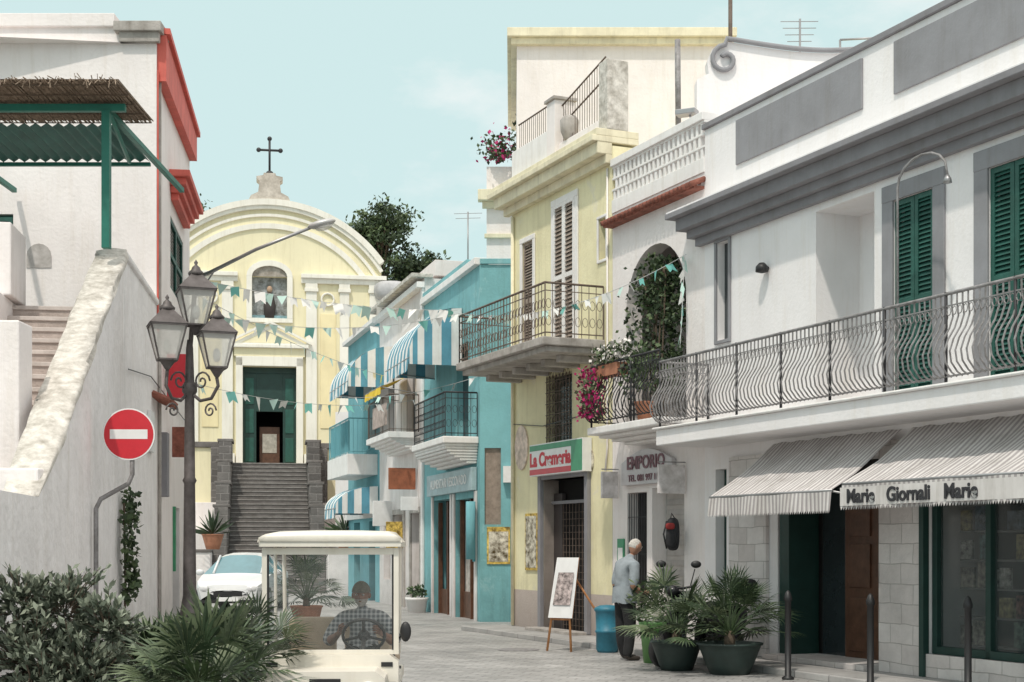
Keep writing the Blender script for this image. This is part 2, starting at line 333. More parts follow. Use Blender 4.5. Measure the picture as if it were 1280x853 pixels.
def awning(m,F,u0,u1,nf,zt,zf,drop,mA,mB,sw,barrel=False,n0=.03,side=True,scal=True):
    prof=[]
    if barrel:
        for i in range(9):
            a=math.pi/2*i/8; prof.append((n0+(nf-n0)*math.sin(a),zf+(zt-zf)*math.cos(a)))
    else:
        for i in range(7):
            t=i/6; prof.append((n0+(nf-n0)*t,zt+(zf-zt)*t-.05*math.sin(math.pi*t)))
    k=max(1,round((u1-u0)/sw)); w=(u1-u0)/k
    def wob(u): return [.018*math.sin(u*4.3+j*.9)*math.sin(math.pi*min(1,j/(len(prof)-1)*1.2+.05))+.008*math.sin(u*17+j) for j in range(len(prof))]
    for i in range(k):
        a=u0+i*w; b=a+w; mt=mA if i%2 else mB
        wa=wob(a); wb=wob(b)
        P=[[F.p(a,pn,pz+x),F.p(b,pn,pz+y)] for (pn,pz),x,y in zip(prof,wa,wb)]
        m.grid(P,mt,smooth=True)
        zb=zf-drop; o1=.02*math.sin(a*7); o2=.02*math.sin(b*7)
        if scal: m.quad(F,[(a,nf,zf+wa[-1]),(b,nf,zf+wb[-1]),(b,nf+.01+o2,zb+.03),((a+b)/2,nf+.015+o1,zb-.01),(a,nf+.01+o1,zb+.03)],mt)
        else: m.quad(F,[(a,nf,zf+wa[-1]),(b,nf,zf+wb[-1]),(b,nf+.01,zb),(a,nf+.01,zb)],mt)
    if side:
        for u in (u0,u1):
            if barrel:
                for q in range(len(prof)-1):
                    (na,za),(nb,zb2)=prof[q],prof[q+1]
                    m.quad(F,[(u,na,za),(u,nb,zb2),(u,nb,zf-drop*.5),(u,na,zf-drop*.5)],mA if q%2 else mB)
    for u in (u0+.02,u1-.02,):
        m.tube([F.p(u,n0,zf-.15),F.p(u,nf-.01,zf-.02)],.014,GREYM,5)
    m.tube([F.p(u0,nf-.01,zf-.01),F.p(u1,nf-.01,zf-.01)],.018,GREYM,6)
# frames ------------------------------------------------------
W=Frame((0,28),(.402,-.916)); T=Frame((-.69,31),(.276,-.961)); Lf=Frame((-5.43,22),(-.132,.991)); K=Frame((-10.1,60),(.986,.166))
def PX(px,py,D): return Vector(((px-CX)/FOC*D,D,CH+(HZ-py)/FOC*D))
def lx(px,D): return (px-CX)/FOC*D
def zy(py,D): return CH+(HZ-py)/FOC*D
# ------------------------------------------------------------ ground
g=M('ground'); g.quad(GF,[(-300,60,0),(300,60,0),(300,-500,0),(-300,-500,0)],EARTH); g.done()
rd=M('street_paving'); 
cs,sn=math.cos(.35),math.sin(.35)
def rq(pts,z=.004):
    rd.add([(x,y,z) for x,y in pts],[tuple(range(len(pts)))],COB,[[(x*cs-y*sn,x*sn+y*cs) for x,y in pts]])
rq([(-14,-8),(16,-8),(16,75),(-22,75)])
rd.done()
gs=M('stone_sidewalk',bevel=.012); 
SWM=brickmat('sidewalk_slabs',(.36,.35,.34),(.44,.43,.42),(.22,.21,.21),.7,.45,.01,rough=.7,bump=.5)
gs.box(W,-.3,19,.0,.95,0,.09,SWM); gs.done()
mh=M('iron_manhole_cover'); mh.lathe((.1,22.5,.006),[(.33,0),(.33,.006),(.30,.008),(0,.008)],IRONG,24,False); mh.done()
# ------------------------------------------------------------ R1 white building with shop awnings
b=grp('white_corner_building'); u0=7.15; u1=19
w=M('walls',b)
d1=(9.05,11.25,0.09,2.75,DK,.55)
win_s=(*W.r(897,912,302,425),GLASS,.12)
rec=(*W.r(1020,1093,252,402),None,.7)
w1=W.r(1118,1168,243,372); w2=W.r(1237,1300,200,340)
nar=(7.45,7.75,.09,2.75,GREEND,.15)
rec=(rec[0],rec[1],3.32,rec[3],None,.7); w1=(w1[0],w1[1],3.32,w1[3],DK,.15); w2=(w2[0],w2[1],3.32,w2[3],DK,.15)
w.wall(W,u0,u1,3.0,6.1,[win_s,rec,w1,w2],WHITE)
w.wall(W,u0,u1,0,3.0,[d1,(12.15,15.6,.35,2.75,None,.9),nar],WHITE)
w.quad(W,[(rec[0],-.7,rec[2]),(rec[1],-.7,rec[2]),(rec[1],-.7,rec[3]),(rec[0],-.7,rec[3])],WHITE)
w.shell(W,u0,u1,0,6.3,8,WHITE)
w.done()
w=M('parapet_and_cornice',b,bevel=.008)
w.box(W,u0,u1,-.25,0.003,6.1,7.82,WHITE); w.box(W,u0-.02,u1,-.3,.05,7.82,7.9,GREYC)
w.box(W,u0-.12,u1,.004,.10,6.10,6.22,GREYC); w.box(W,u0-.2,u1,.004,.2,6.22,6.34,GREYC); w.box(W,u0-.3,u1,.004,.33,6.34,6.52,GREYC); w.box(W,u0-.4,u1,.004,.46,6.52,6.6,GREYC)
w.box(W,u0-.4,u1,.004,.44,6.6,6.63,WHITE)
w.box(W,8.04,10.93,.003,.035,7.08,7.72,GREYP); w.box(W,11.55,15.4,.003,.035,7.08,7.72,GREYP); w.box(W,15.9,18.8,.003,.035,7.08,7.72,GREYP)
w.done()
w=M('stone_cladding',b,bevel=.006)
for a,c in ((7.9,8.85),(11.3,12.08),(15.65,18.9)):
    w.box(W,a,c,.003,.06,.09,2.9,STONE)
w.box(W,12.15,15.6,.003,.05,.09,.36,STONE)
w.done()
w=M('window_surrounds',b,bevel=.006)
def surround(m,F,o,t,mt,n=.035,bot=True):
    a,c,z0,z1=o[:4]
    m.box(F,a-t,a,.003,n,z0-(t if bot else 0),z1,mt); m.box(F,c,c+t,.003,n,z0-(t if bot else 0),z1,mt); m.box(F,a-t,c+t,.003,n+.004,z1,z1+t,mt)
    if bot: m.box(F,a,c,.003,n-.003,z0-t,z0,mt)
surround(w,W,w1,.2,GREYP,bot=False); surround(w,W,w2,.22,GREYP,bot=False); surround(w,W,win_s,.05,GREYP)
w.done()
w=M('shutters',b)
for o in (w1,w2):
    mu=(o[0]+o[1])/2; shutter(w,W,o[0]+.01,mu-.005,o[2],o[3]-.01,-.05,GREEN); shutter(w,W,mu+.005,o[1]-.01,o[2],o[3]-.01,-.05,GREEN)
rs=rec[0]+(rec[1]-rec[0])*.35
shutter(w,W,rs,(rs+rec[1])/2,rec[2],rec[3]-.42,-.69,GREEN); shutter(w,W,(rs+rec[1])/2+.01,rec[1]-.03,rec[2],rec[3]-.42,-.69,GREEN)
w.done()
w=M('balcony_slab',b,bevel=.015); w.box(W,7.3,u1,.003,.92,3.08,3.31,WHITE); w.box(W,7.26,u1,.003,.97,3.31,3.345,TRIMW); w.done()
w=M('balcony_railing',b); railing(w,W.p(7.32,.86,0),W.p(u1,.86,0),3.35,4.3,IRONG,.085,'belly',W.n,.010)
railing(w,W.p(7.32,.05,0),W.p(7.32,.86,0),3.35,4.3,IRONG,.085,'belly',(-W.e[0],-W.e[1]),.010)
w.done()
w=M('gooseneck_lamp',b)
q=Vector(W.p(W.u(1122,.5),.5,0)); q.z=3.3
cc=W.z(1122,235,.5)
w.tube([q,Vector((q.x,q.y,cc))]+[Vector((q.x,q.y,cc))+Vector((W.e[0],W.e[1],0))*(.42-.42*math.cos(a))+Vector((0,0,.28*math.sin(a))) for a in [i*math.pi/8 for i in range(1,8)]]+[Vector((q.x,q.y,cc-.06))+Vector((W.e[0],W.e[1],0))*.85],.015,IRONG,6)
w.lathe(Vector((q.x,q.y,cc-.14))+Vector((W.e[0],W.e[1],0))*.85,[(.05,0),(.04,.05),(.015,.09)],GREYM,10); w.done()
w=M('shop_door',b,bevel=.006)
w.box(W,9.08,9.3,-.5,-.01,.09,2.7,GREEND)
w.box(W,9.95,11.2,-.5,-.45,.1,2.4,WOOD)
for a in (10.05,10.65):
    for z0,z1 in ((.25,.95),(1.08,1.65),(1.75,2.3)):
        w.box(W,a,a+.45,-.45,-.425,z0,z1,WOOD)
w.box(W,9.4,9.9,-.52,-.49,.1,2.6,GLASS)
w.box(W,9.05,11.25,-.5,.25,.09,.16,STONE)
w.done()
w=M('shop_window',b,bevel=.004)
for a in (12.16,13.05,13.95,14.8,15.5): w.box(W,a,a+.08,-.14,-.04,.36,2.74,GREEND)
w.box(W,12.24,15.5,-.14,-.04,2.3,2.38,GREEND); w.box(W,12.24,15.5,-.14,-.04,.36,.45,GREEND); w.box(W,12.24,15.5,-.12,-.1,.4,2.7,mat('shop_glass',(.10,.12,.12),.04,alpha=.30,var=.05,spec=.9))
w.box(W,12.08,12.16,.003,.09,.09,2.8,GREEND)
w.box(W,12.15,15.6,-.92,-.88,.3,2.8,DK)
MC=[(.40,.36,.32),(.16,.30,.33),(.5,.5,.48),(.32,.14,.12),(.12,.18,.25),(.42,.36,.18),(.24,.32,.27)]
for r_ in range(6):
    z=.48+.33*r_; a=12.3
    while a<15.3:
        wd=U(.14,.24); h=U(.2,.29)
        if R()<.66:
            c=random.choice(MC); w.box(W,a,a+wd,-.36-U(0,.05),-.34,z,z+h,mat('magazine_%d'%int(c[0]*100+c[1]*10),c,.6,var=.9,scale=16,detail=3))
        a+=wd+U(.02,.14)
    w.box(W,12.3,15.4,-.5,-.33,z-.025,z-.004,GREYM)
w.done()
w=M('shop_awning',b); awning(w,W,9.1,11.8,1.12,3.02,2.28,.27,AWD,AWL,.04,n0=.1); w.done()
w=M('newsstand_awning',b); awning(w,W,12.0,15.3,1.12,3.02,2.34,.30,AWD,AWL,.04,n0=.1)
w.box(W,12.0,15.3,1.145,1.15,2.08,2.29,AWL); w.done()
text(b,W,'Marie',12.38,2.18,1.155,.22,TXT,.006); text(b,W,'Giornali',13.2,2.18,1.155,.22,TXT,.006); text(b,W,'Marie',14.02,2.18,1.155,.22,TXT,.006)
w=M('wall_sconce',b); p=W.p(W.u(960),.1,W.z(960,336)); w.lathe((p[0],p[1],p[2]-.07),[(.02,0),(.09,.02),(.085,.09),(.04,.14)],BLACK); w.tube([W.p(W.u(960),0,p[2]),p],.03,BLACK); w.done()
w=M('gable_scroll_wall',b)
gx=lambda px,D=23:(px-CX)/FOC*D
gz=lambda py,D=23:CH+(HZ-py)/FOC*D
G23=Frame((0,23),(1,0))
poly=[(gx(871),6.9),(gx(1140),6.9)]; top=[]
for i in range(24):
    t=i/23; px=1140-(1140-908)*t; py=54+16*math.sin(t*math.pi)*(1-.3*t)-2*t
    top.append((gx(px),gz(py)))
poly+=top+[(gx(890),gz(62)),(gx(884),gz(76)),(gx(886),gz(92)),(gx(871),gz(100))]
w.prism(G23,poly,-.3,0,WHITE)
w.done()
w=M('scroll_coping',b)
P=[Vector((u,22.95,z+.03)) for u,z in top]
sc=Vector((gx(906),22.95,gz(76)))
for i in range(18):
    a=math.pi/2+ i*.42; rr=.24*(1-i/24); P.append(sc+Vector((rr*math.cos(a),0,rr*math.sin(a))))
w.tube(P,.04,GREYP,8)
w.done()
# ------------------------------------------------------------ R2 emporium building with arched loggia
b=grp('arched_loggia_building'); a0,a1=4.2,7.15
w=M('walls',b)
ar0,ar1=4.68,6.61; ac=(ar0+ar1)/2; ra=(ar1-ar0)/2; zs=5.45; zb=3.5
dr=(5.55,6.55,.09,2.55,DK,.3); wg=(4.72,5.38,.7,2.5,DK,.2)
w.wall(W,a0,a1,0,zb,[dr,wg],WHITE2)
w.wall(W,a0,ar0,zb,7.2,[],WHITE2); w.wall(W,ar1,a1,zb,7.2,[],WHITE2)
k=18; pr=[(ac-ra*math.cos(math.pi*i/k),zs+ra*math.sin(math.pi*i/k)) for i in range(k+1)]
for i in range(k):
    (p,q),(p2,q2)=pr[i],pr[i+1]
    w.quad(W,[(p,0,q),(p2,0,q2),(p2,0,7.2),(p,0,7.2)],WHITE2); w.quad(W,[(p,0,q),(p,-.3,q),(p2,-.3,q2),(p2,0,q2)],WHITE2)
for u in (ar0,ar1): w.quad(W,[(u,0,zb),(u,-.3,zb),(u,-.3,zs),(u,0,zs)],WHITE2)
w.quad(W,[(ar0-.3,-1.8,zb),(ar1+.3,-1.8,zb),(ar1+.3,-1.8,6.8),(ar0-.3,-1.8,6.8)],WHITE2)
w.quad(W,[(ar0-.3,-1.8,6.8),(ar1+.3,-1.8,6.8),(ar1+.3,-.3,6.8),(ar0-.3,-.3,6.8)],WHITE2)
w.quad(W,[(ar0-.3,-1.8,zb),(ar1+.3,-1.8,zb),(ar1+.3,0,zb),(ar0-.3,0,zb)],SLAB)
for u in (ar0-.3,ar1+.3): w.quad(W,[(u,-1.8,zb),(u,-.3,zb),(u,-.3,6.8),(u,-1.8,6.8)],WHITE2)
w.box(W,ac-.4,ac+.4,-1.79,-1.75,zb,5.6,GLASS)
w.shell(W,a0,a1,0,7.2,8,WHITE2); w.done()
w=M('lattice_parapet',b,bevel=.006)
w.box(W,a0,a1,-.2,.02,7.2,7.42,TRIMW); w.box(W,a0,a1,-.22,.05,7.98,8.1,TRIMW)
for i in range(3):
    z=7.42+i*.187
    u=a0+.02+(.07 if i%2 else 0)
    while u<a1-.07: w.box(W,u,u+.065,-.16,0,z,z+.187,TRIMW); u+=.14
    w.box(W,a0,a1,-.17,.01,z+.15,z+.187,TRIMW)
w.done()
w=M('tile_ledge',b)
u=a0
while u<a1-.02:
    w.tube([W.p(u+.06,-.0,7.10),W.p(u+.06,.24,7.0)],.045,TILE,8); u+=.12
w.box(W,a0,a1-.01,.002,.18,6.95,6.99,TILE)
w.done()
w=M('balcony',b,bevel=.02)
w.box(W,4.95,7.28,.003,.86,3.40,3.52,TRIMW)
for i in range(3):
    w.box(W,5.05+.05*i,7.25,.003,.70-.2*i,3.40-.05*(i+1),3.40-.05*i-.001,TRIMW)
w.done()
w=M('balcony_railing',b)
Fp=lambda u,n: W.p(u,n,0)
railing(w,Fp(5.0,.03),Fp(5.0,.8),3.54,4.5,IRON,.11,'belly',(-W.e[0],-W.e[1])); railing(w,Fp(5.0,.8),Fp(7.2,.8),3.54,4.5,IRON,.11,'belly',W.n)
w.done()
w=M('shop_sign',b,bevel=.01)
su0,su1=4.68,6.32
ENG=mat('enamel_grey',(.62,.6,.62),.5,var=.15,scale=5); ENG2=mat('enamel_grey2',(.72,.68,.69),.5,var=.3,scale=6)
w.prism(W,[(su0,2.62),(su1,2.62),(su1,2.98)]+[(su0+(su1-su0)*(1-i/10),2.98+.2*math.sin(math.pi*i/10)) for i in range(1,10)]+[(su0,2.98)],.02,.09,ENG)
for uu,nn_ in ((4.45,.34),(6.62,.5)):
    w.box(W,uu-.03,uu+.03,.04,nn_,2.42,2.86,ENG2); 
    w.tube([W.p(uu,.02,2.9),W.p(uu,nn_,2.9)],.012,GREYM,5)
w.done()
text(b,W,'EMPORIO',(su0+su1)/2,2.96,.1,.29,TXTG,.006); text(b,W,'TEL. 081 997 1142',(su0+su1)/2,2.72,.1,.15,TXTG)
w=M('doors_and_grille',b)
w.box(W,5.57,6.53,-.29,-.25,.1,2.5,mat('pale_roller_door',(.5,.47,.45),.7,var=.2,scale=4))
for i in range(14): w.box(W,5.6,6.5,-.25,-.235,.2+i*.16,.29+i*.16,mat('pale_roller_slat',(.42,.40,.39),.7,var=.2,scale=4))
for i in range(8): w.tube([W.p(4.75+i*.085,-.02,.72),W.p(4.75+i*.085,-.02,2.48)],.008,IRON,4)
for z in (1.0,1.5,2.1): w.tube([W.p(4.72,-.02,z),W.p(5.38,-.02,z)],.008,IRON,4)
w.box(W,4.42,4.64,.003,.03,1.2,1.75,SIGNG); w.box(W,4.45,4.61,.03,.034,1.3,1.6,SIGNW)
w.box(W,4.72,5.4,.003,.02,.55,.7,SLAB)
w.done()
v=M('climbing_vine')
for i in range(5200):
    u=ac+random.gauss(.12,.42); z=4.0+2.2*R()**.75
    if (u-ac)**2+(max(z-zs,0))**2>.93**2 or abs(u-ac)>.95: continue
    if noise.noise(Vector((u*2.6,z*2.2,1.7)))<-.15: continue
    if z>5.9 and u<ac-.2 and R()<.6: continue
    v.leaf(W.p(u,U(-.35,.18),z),U(.05,.12),random.choice([LEAF[0],LEAF[0],LEAF[1],LEAF[2]]),.6)
for i in range(6): 
    v.tube([W.p(ac+U(-.2,.5),.0,3.5),W.p(ac+U(-.2,.4),.05,4.6),W.p(ac+U(-.6,.6),.0,6.0)],.015,BARK,5)
v.done()
v=M('potted_geraniums')
for i in range(620):
    a=U(0,6.28); rr=.3*math.sqrt(R()); v.leaf(W.p(5.15+rr*math.cos(a)+U(-.1,.1),.88+rr*math.sin(a)*.6,4.45-U(0,.8)),U(.05,.09),MAGE if R()<.6 else random.choice(LEAF),.8)
for i in range(460): v.leaf(W.p(5.4+U(-.3,.7),.75+U(-.15,.15),4.5+U(0,.3)),U(.05,.09),WPET if R()<.4 else random.choice(LEAF),.8)
v.box(W,5.1,5.9,.62,.82,4.3,4.48,TERRA)
for i in range(250): v.leaf(W.p(6.4+U(-.35,.35),.7+U(-.15,.15),4.0+U(0,.7)),U(.06,.12),random.choice(LEAF),.6)
p=W.p(6.4,.6,3.52); v.lathe(p,[(.1,0),(.16,.28),(.17,.3)],TERRA)
v.done()
# ------------------------------------------------------------ R3 yellow building
b=grp('yellow_townhouse')
w=M('walls',b)
gd=(*W.r(680,735,597,800)[:2],.1,2.85,DK,.3); gw=(*W.r(684,715,468,552),GLASS,.15)
sh=(*W.r(694,720,250,410)[:2],5.15,7.8,DK,.15); lw=(*W.r(654,667,285,355)[:2],5.15,7.4,DK,.15)
sm=(3.72,4.0,6.5,7.2,GLASS,.12)
w.wall(W,0,4.19,.8,8.35,[gd,gw,sh,lw,sm],YEL); w.wall(W,0,4.19,0,.8,[gd],mat('pink_plinth',(.58,.50,.46),.9,var=.2,scale=3,bump=.3,dirt=.4))
w.shell(W,0,4.19,0,8.35,7,YEL); w.done()
w=M('cornice',b,bevel=.01)
w.box(W,-.15,4.19,.003,.12,8.05,8.2,YELT); w.box(W,-.25,4.19,.003,.28,8.2,8.4,YELT); w.box(W,-.35,4.2,-.5,.38,8.4,8.5,YELT); w.box(W,-.35,4.2,-.5,.3,8.5,8.62,YELT)
surround(w,W,sh,.12,TRIMW,bot=False); surround(w,W,lw,.1,TRIMW,bot=False); surround(w,W,sm,.05,TRIMW)
w.done()
w=M('roof_terrace',b,bevel=.01)
w.box(W,.1,1.7,-.2,.05,8.62,9.25,TRIMW); w.box(W,1.8,2.15,-.3,.1,8.62,9.7,WHITE2); w.box(W,1.76,2.19,-.34,.14,9.7,9.76,SLAB)
w.box(W,3.88,4.2,-.3,.1,8.62,9.8,COPING); w.box(W,2.15,3.88,-.15,.02,8.62,8.9,WHITE2)
w.lathe(W.p(2.45,-.05,8.9),[(.1,0),(.16,.15),(.17,.35),(.12,.42)],SLAB,14)
w.done()
w=M('roof_railing',b)
for i in range(18):
    u=.15+i*.09; w.tube([W.p(u,-.1,9.25),W.p(u,-.1,9.8)],.008,RUST,4)
w.tube([W.p(.1,-.1,9.8),W.p(1.7,-.1,9.8)],.015,RUST)
for i in range(17):
    u=2.2+i*.095; w.tube([W.p(u,-.05,8.9),W.p(u,-.05,9.6+.02*i)],.008,RUST,4)
for dz in (0,-.35): w.tube([W.p(2.15,-.05,9.6+dz),W.p(3.85,-.05,9.95+dz)],.016,RUST)
w.done()
w=M('shutters',b)
mu=(sh[0]+sh[1])/2
shutter(w,W,sh[0],mu,sh[2],sh[3],.0,TRIMW,WGREY,sp=.075); shutter(w,W,mu,sh[1],sh[2],sh[3],.0,TRIMW,WGREY,sp=.075)
shutter(w,W,lw[0],lw[1],lw[2],lw[3],-.05,WGREY)
w.done()
w=M('balcony_slab',b,bevel=.015); w.box(W,.02,3.95,.003,1.18,4.98,5.12,SLAB); w.box(W,.1,3.88,.003,1.08,4.88,4.98,SLAB)
for i in range(6): w.box(W,.35+i*.62,.5+i*.62,.003,.7,4.76,4.88,SLAB)
w.done()
w=M('balcony_railing',b)
railing(w,Fp(.05,.03),Fp(.05,1.12),5.12,6.02,RUST,.13,'scroll'); railing(w,Fp(.05,1.12),Fp(3.92,1.12),5.12,6.02,RUST,.13,'scroll'); railing(w,Fp(3.92,1.12),Fp(3.92,.03),5.12,6.02,RUST,.13,'scroll')
w.done()
w=M('shop_door',b,bevel=.006)
w.box(W,gd[0]-.12,gd[0],.003,.08,.1,2.97,GREYC); w.box(W,gd[1],gd[1]+.12,.003,.08,.1,2.97,GREYC); w.box(W,gd[0],gd[1],.003,.07,2.85,2.97,GREYC)
w.box(W,gd[0],gd[0]+.35,-.28,-.2,.1,2.6,mat('gelato_frame',(.06,.05,.05),.5)); w.box(W,gd[0],gd[1],-.2,-.15,2.4,2.46,GREYC)
for i in range(11): w.tube([W.p(gd[0]+.45+i*.13,-.18,.12),W.p(gd[0]+.45+i*.13,-.18,2.4)],.009,RUST,4)
for i in range(18): w.tube([W.p(gd[0]+.4,-.19,.2+i*.12),W.p(gd[1],-.19,.2+i*.12)],.007,RUST,4)
w.box(W,gd[0]-.1,gd[1]+.1,.0,.35,.09,.14,SLAB)
w.done()
w=M('shop_sign',b,bevel=.01)
s=W.r(662,728,556,598,.2)
sl_=s[1]-s[0]
w.box(W,s[0],s[1],.02,.2,2.92,3.50,SIGNW); w.box(W,s[1]-sl_*.2,s[1]-.01,.2,.206,2.94,3.48,SIGNG); w.box(W,s[0]+.01,s[1]-sl_*.2-.01,.2,.206,3.38,3.48,SIGNG)
w.box(W,s[0]+.01,s[1]-sl_*.2-.01,.2,.206,2.94,3.04,SIGNR); w.done()
text(b,W,'La Cremeria',s[0]+sl_*.40,3.2,.204,sl_*.155,TXTR,.012,ext=.004)
w=M('window_grille',b)
for i in range(8):
    u=gw[0]+.04+(gw[1]-gw[0]-.08)*i/7; w.tube([W.p(u,.03,gw[2]),W.p(u,.03,gw[3])],.012,RUST,4)
for i in range(6):
    z=gw[2]+.1+(gw[3]-gw[2]-.2)*i/5; w.tube([W.p(gw[0],.03,z),W.p(gw[1],.03,z)],.01,RUST,4)
    for j in range(7):
        c=Vector(W.p(gw[0]+.1+(gw[1]-gw[0]-.2)*j/6,.03,z+.1)); w.tube([c+Vector((W.e[0]*.05*math.cos(a),W.e[1]*.05*math.cos(a),.07*math.sin(a))) for a in [q*math.pi/3 for q in range(7)]],.006,RUST,3)
w.done()
w=M('wall_posters',b)
q=W.r(645,661,532,588); w.prism(W,[(q[0]+(q[1]-q[0])*(.5+.5*math.cos(a)),(q[2]+q[3])/2+(q[3]-q[2])/2*math.sin(a)) for a in [i*math.pi/8 for i in range(16)]],.003,.03,mat('ice_cream_board',(.76,.62,.54),.6,var=.35,scale=6,detail=2))
q=W.r(658,673,642,713); w.box(W,q[0],q[1],.003,.03,q[2],q[3],POSTY); w.box(W,q[0]+.03,q[1]-.03,.03,.034,q[2]+.05,q[3]-.05,POSTER)
q=W.r(732,743,560,592); w.prism(W,[(q[0]+(q[1]-q[0])*(.5+.5*math.cos(a)),(q[2]+q[3])/2+(q[3]-q[2])/2*math.sin(a)) for a in [i*math.pi/8 for i in range(16)]],.003,.03,POSTER)
w.done()
w=M('wall_cables',b)
w.tube([W.p(4.05,.02,8.0),W.p(4.05,.02,3.3),W.p(4.0,.03,2.9)],.018,WHITE2,5)
w.tube([W.p(.05,.03,4.0),W.p(1.5,.03,3.85),W.p(4.1,.03,3.95)],.01,BLACK,4)
w.tube([W.p(.12,.04,8.0),W.p(.12,.04,.1)],.035,YELT,7)
w.done()
b=grp('white_roof_house')
w=M('walls',b); B1=Frame((.1,30),(1,0)); w.wall(B1,0,4.35,0,12.05,[],WHITE2); w.shell(B1,0,4.35,0,12.05,6,WHITE2); w.done()
w=M('eaves_cornice',b,bevel=.01); w.box(B1,-.12,4.5,-6.1,.15,12.05,12.18,YELT); w.box(B1,-.2,4.55,-6.2,.25,12.18,12.36,YELT); w.done()
w=M('roof_pipes',b); 
w.tube([PX(847,50,24.5),PX(848,165,24.5)],.05,IRONG,7); w.tube([PX(913,-20,27),PX(913,52,27),PX(913,200,27)],.04,RUST,7); w.done()
b=grp('security_floodlight'); w=M('lamp_head',b,bevel=.01); B2=Frame((2.75,22.3),(.9,-.43)); w.box(B2,-.2,.12,-.1,.12,8.3,8.38,GREYM); w.tube([B2.p(0,0,8.3),B2.p(.1,-.2,8.0)],.02,GREYM); w.done()
b=grp('cream_back_house')
w=M('walls',b); B3=Frame((-.95,34),(1,0)); w.wall(B3,.35,4,0,10.6,[(.5,.75,6.9,7.7,GLASS)],WHITE2); w.shell(B3,.35,4,0,10.6,5,WHITE2); w.done()
w=M('cornice',b,bevel=.01); w.box(B3,.25,4,.003,.15,9.6,9.75,YELT); w.box(B3,.15,4,.003,.3,9.75,10.0,YELT); w.box(B3,.3,4,.003,.1,8.9,9.0,YELT); w.done()
w=M('terrace_flowers',b)
for i in range(420): w.leaf((-.3+U(-.2,.2)+random.gauss(0,.16),33.9+U(-.3,.3),10.75+abs(random.gauss(0,.26))),U(.07,.14),MAGE if R()<.3 else random.choice(LEAF),.7)
for i in range(500): w.leaf((.35+random.gauss(0,.14),33.4+U(-.3,.3),10.75+U(0,1.1)*R()),U(.08,.16),random.choice(LEAF[:2]),.5)
w.done()
# ------------------------------------------------------------ R4 turquoise building
b=grp('turquoise_townhouse')
w=M('walls',b)
td1=(-4.4,-2.6,.0,2.75,DK,.3); td2=(-2.2,-.35,.0,2.7,DK,.3); tbd=(-2.1,-1.0,4.0,6.2,GLASS,.15)
w.wall(T,-5.5,0,0,7.7,[td1,td2,tbd],TURQ)
SF=Frame((-.69,31),(1,0))
w.wall(SF,0,1.6,0,7.7,[(.1,.45,2.1,3.75,WGREY,.06)],TURQ)
w.quad(T,[(-5.5,0,7.7),(0,0,7.7),(0,-5,7.7),(-5.5,-5,7.7)],TURQ); w.quad(T,[(-5.5,0,7.7),(-5.5,-5,7.7),(-5.5,-5,0),(-5.5,0,0)],TURQ)
w.done()
w=M('parapet',b,bevel=.01); w.box(T,-5.5,.0,-.2,.12,7.7,7.85,TRIMW); w.box(T,-5.5,-1.0,-.2,.05,7.85,8.0,TURQ); w.box(SF,.0,1.6,.003,.05,7.705,7.82,TURQ)
w.done()
w=M('shop_front',b,bevel=.006)
w.box(T,-4.6,-.2,.02,.14,2.85,3.35,mat('blue_grey_sign',(.38,.50,.54),.5,var=.2,scale=4))
for a in (td1,td2):
    for u in (a[0],(a[0]+a[1])/2,a[1]-.08): w.box(T,u,u+.08,-.2,-.1,0,2.7,WOOD)
    w.box(T,a[0],a[1],-.2,-.16,.0,.6,WOOD)
    w.box(T,a[0]-.14,a[0],.003,.05,0,2.84,PINKW); w.box(T,a[1],a[1]+.14,.003,.05,0,2.84,PINKW)
w.box(T,-2.1,-1.3,-.25,-.21,.1,2.6,mat('display_cloth',(.6,.55,.52),.9,var=.4,scale=6))
w.done()
text(b,T,'ALIMENTARI VESCOVADO',-2.4,3.1,.146,.3,TXTW,.004)
w=M('wall_posters',b); w.box(SF,.15,.65,.003,.03,1.25,2.05,POSTY); w.box(SF,.19,.61,.03,.034,1.3,1.95,POSTER)
pc=T.p(-.12,.18,1.3); w.tube([(pc[0],pc[1],1.35),(pc[0],pc[1],2.6)],.1,TEAL,14)
w.box(T,-.34,-.2,.055,.08,1.3,2.6,mat('blue_banner',(.05,.33,.42),.7,var=.3,scale=5))
w.box(SF,.5,.75,.003,.2,3.0,3.35,SIGNW)
w.done()
w=M('balcony_slab',b,bevel=.02); w.box(T,-3.3,-.08,.003,.8,3.85,4.0,TRIMW)
for i in range(7): w.box(T,-3.25+.02*i,-.12-.02*i,.003,.75-.7*(i/7)**2,3.85-.06*(i+1),3.85-.06*i-.001,TRIMW)
w.done()
w=M('balcony_railing',b); Tp=lambda u,n:T.p(u,n,0)
railing(w,Tp(-.12,.03),Tp(-.12,.74),4.0,4.95,IRON,.13,'scroll'); railing(w,Tp(-3.25,.74),Tp(-.12,.74),4.0,4.95,IRON,.13,'scroll'); w.done()
w=M('striped_awning',b); awning(w,T,-4.2,-1.5,1.25,7.0,5.85,.3,AWB,AWW,.2,True,side=True); w.done()
b=grp('pinkish_townhouse')
w=M('walls',b); w.wall(T,-11.5,-5.5,0,8.4,[(-7.6,-6.6,4.6,6.8,GLASS,.15),(-7.0,-5.9,0,2.5,DK),(-9.3,-8.0,0,2.5,DK),(-10.9,-9.9,.7,2.3,GLASS),(-10.2,-9.3,4.6,6.6,GLASS,.15)],PINKW); w.shell(T,-11.5,-5.5,0,8.4,6,PINKW)
w.done()
w=M('cornice',b,bevel=.01); w.box(T,-11.5,-5.45,.003,.2,8.15,8.3,TRIMW); w.box(T,-11.5,-5.4,-.2,.35,8.4,8.5,COPING); w.box(T,-8.5,-5.6,-1.5,-.3,8.5,8.9,PINKW)
w.box(T,-5.7,-5.5,.003,.06,0,8.15,TRIMW)
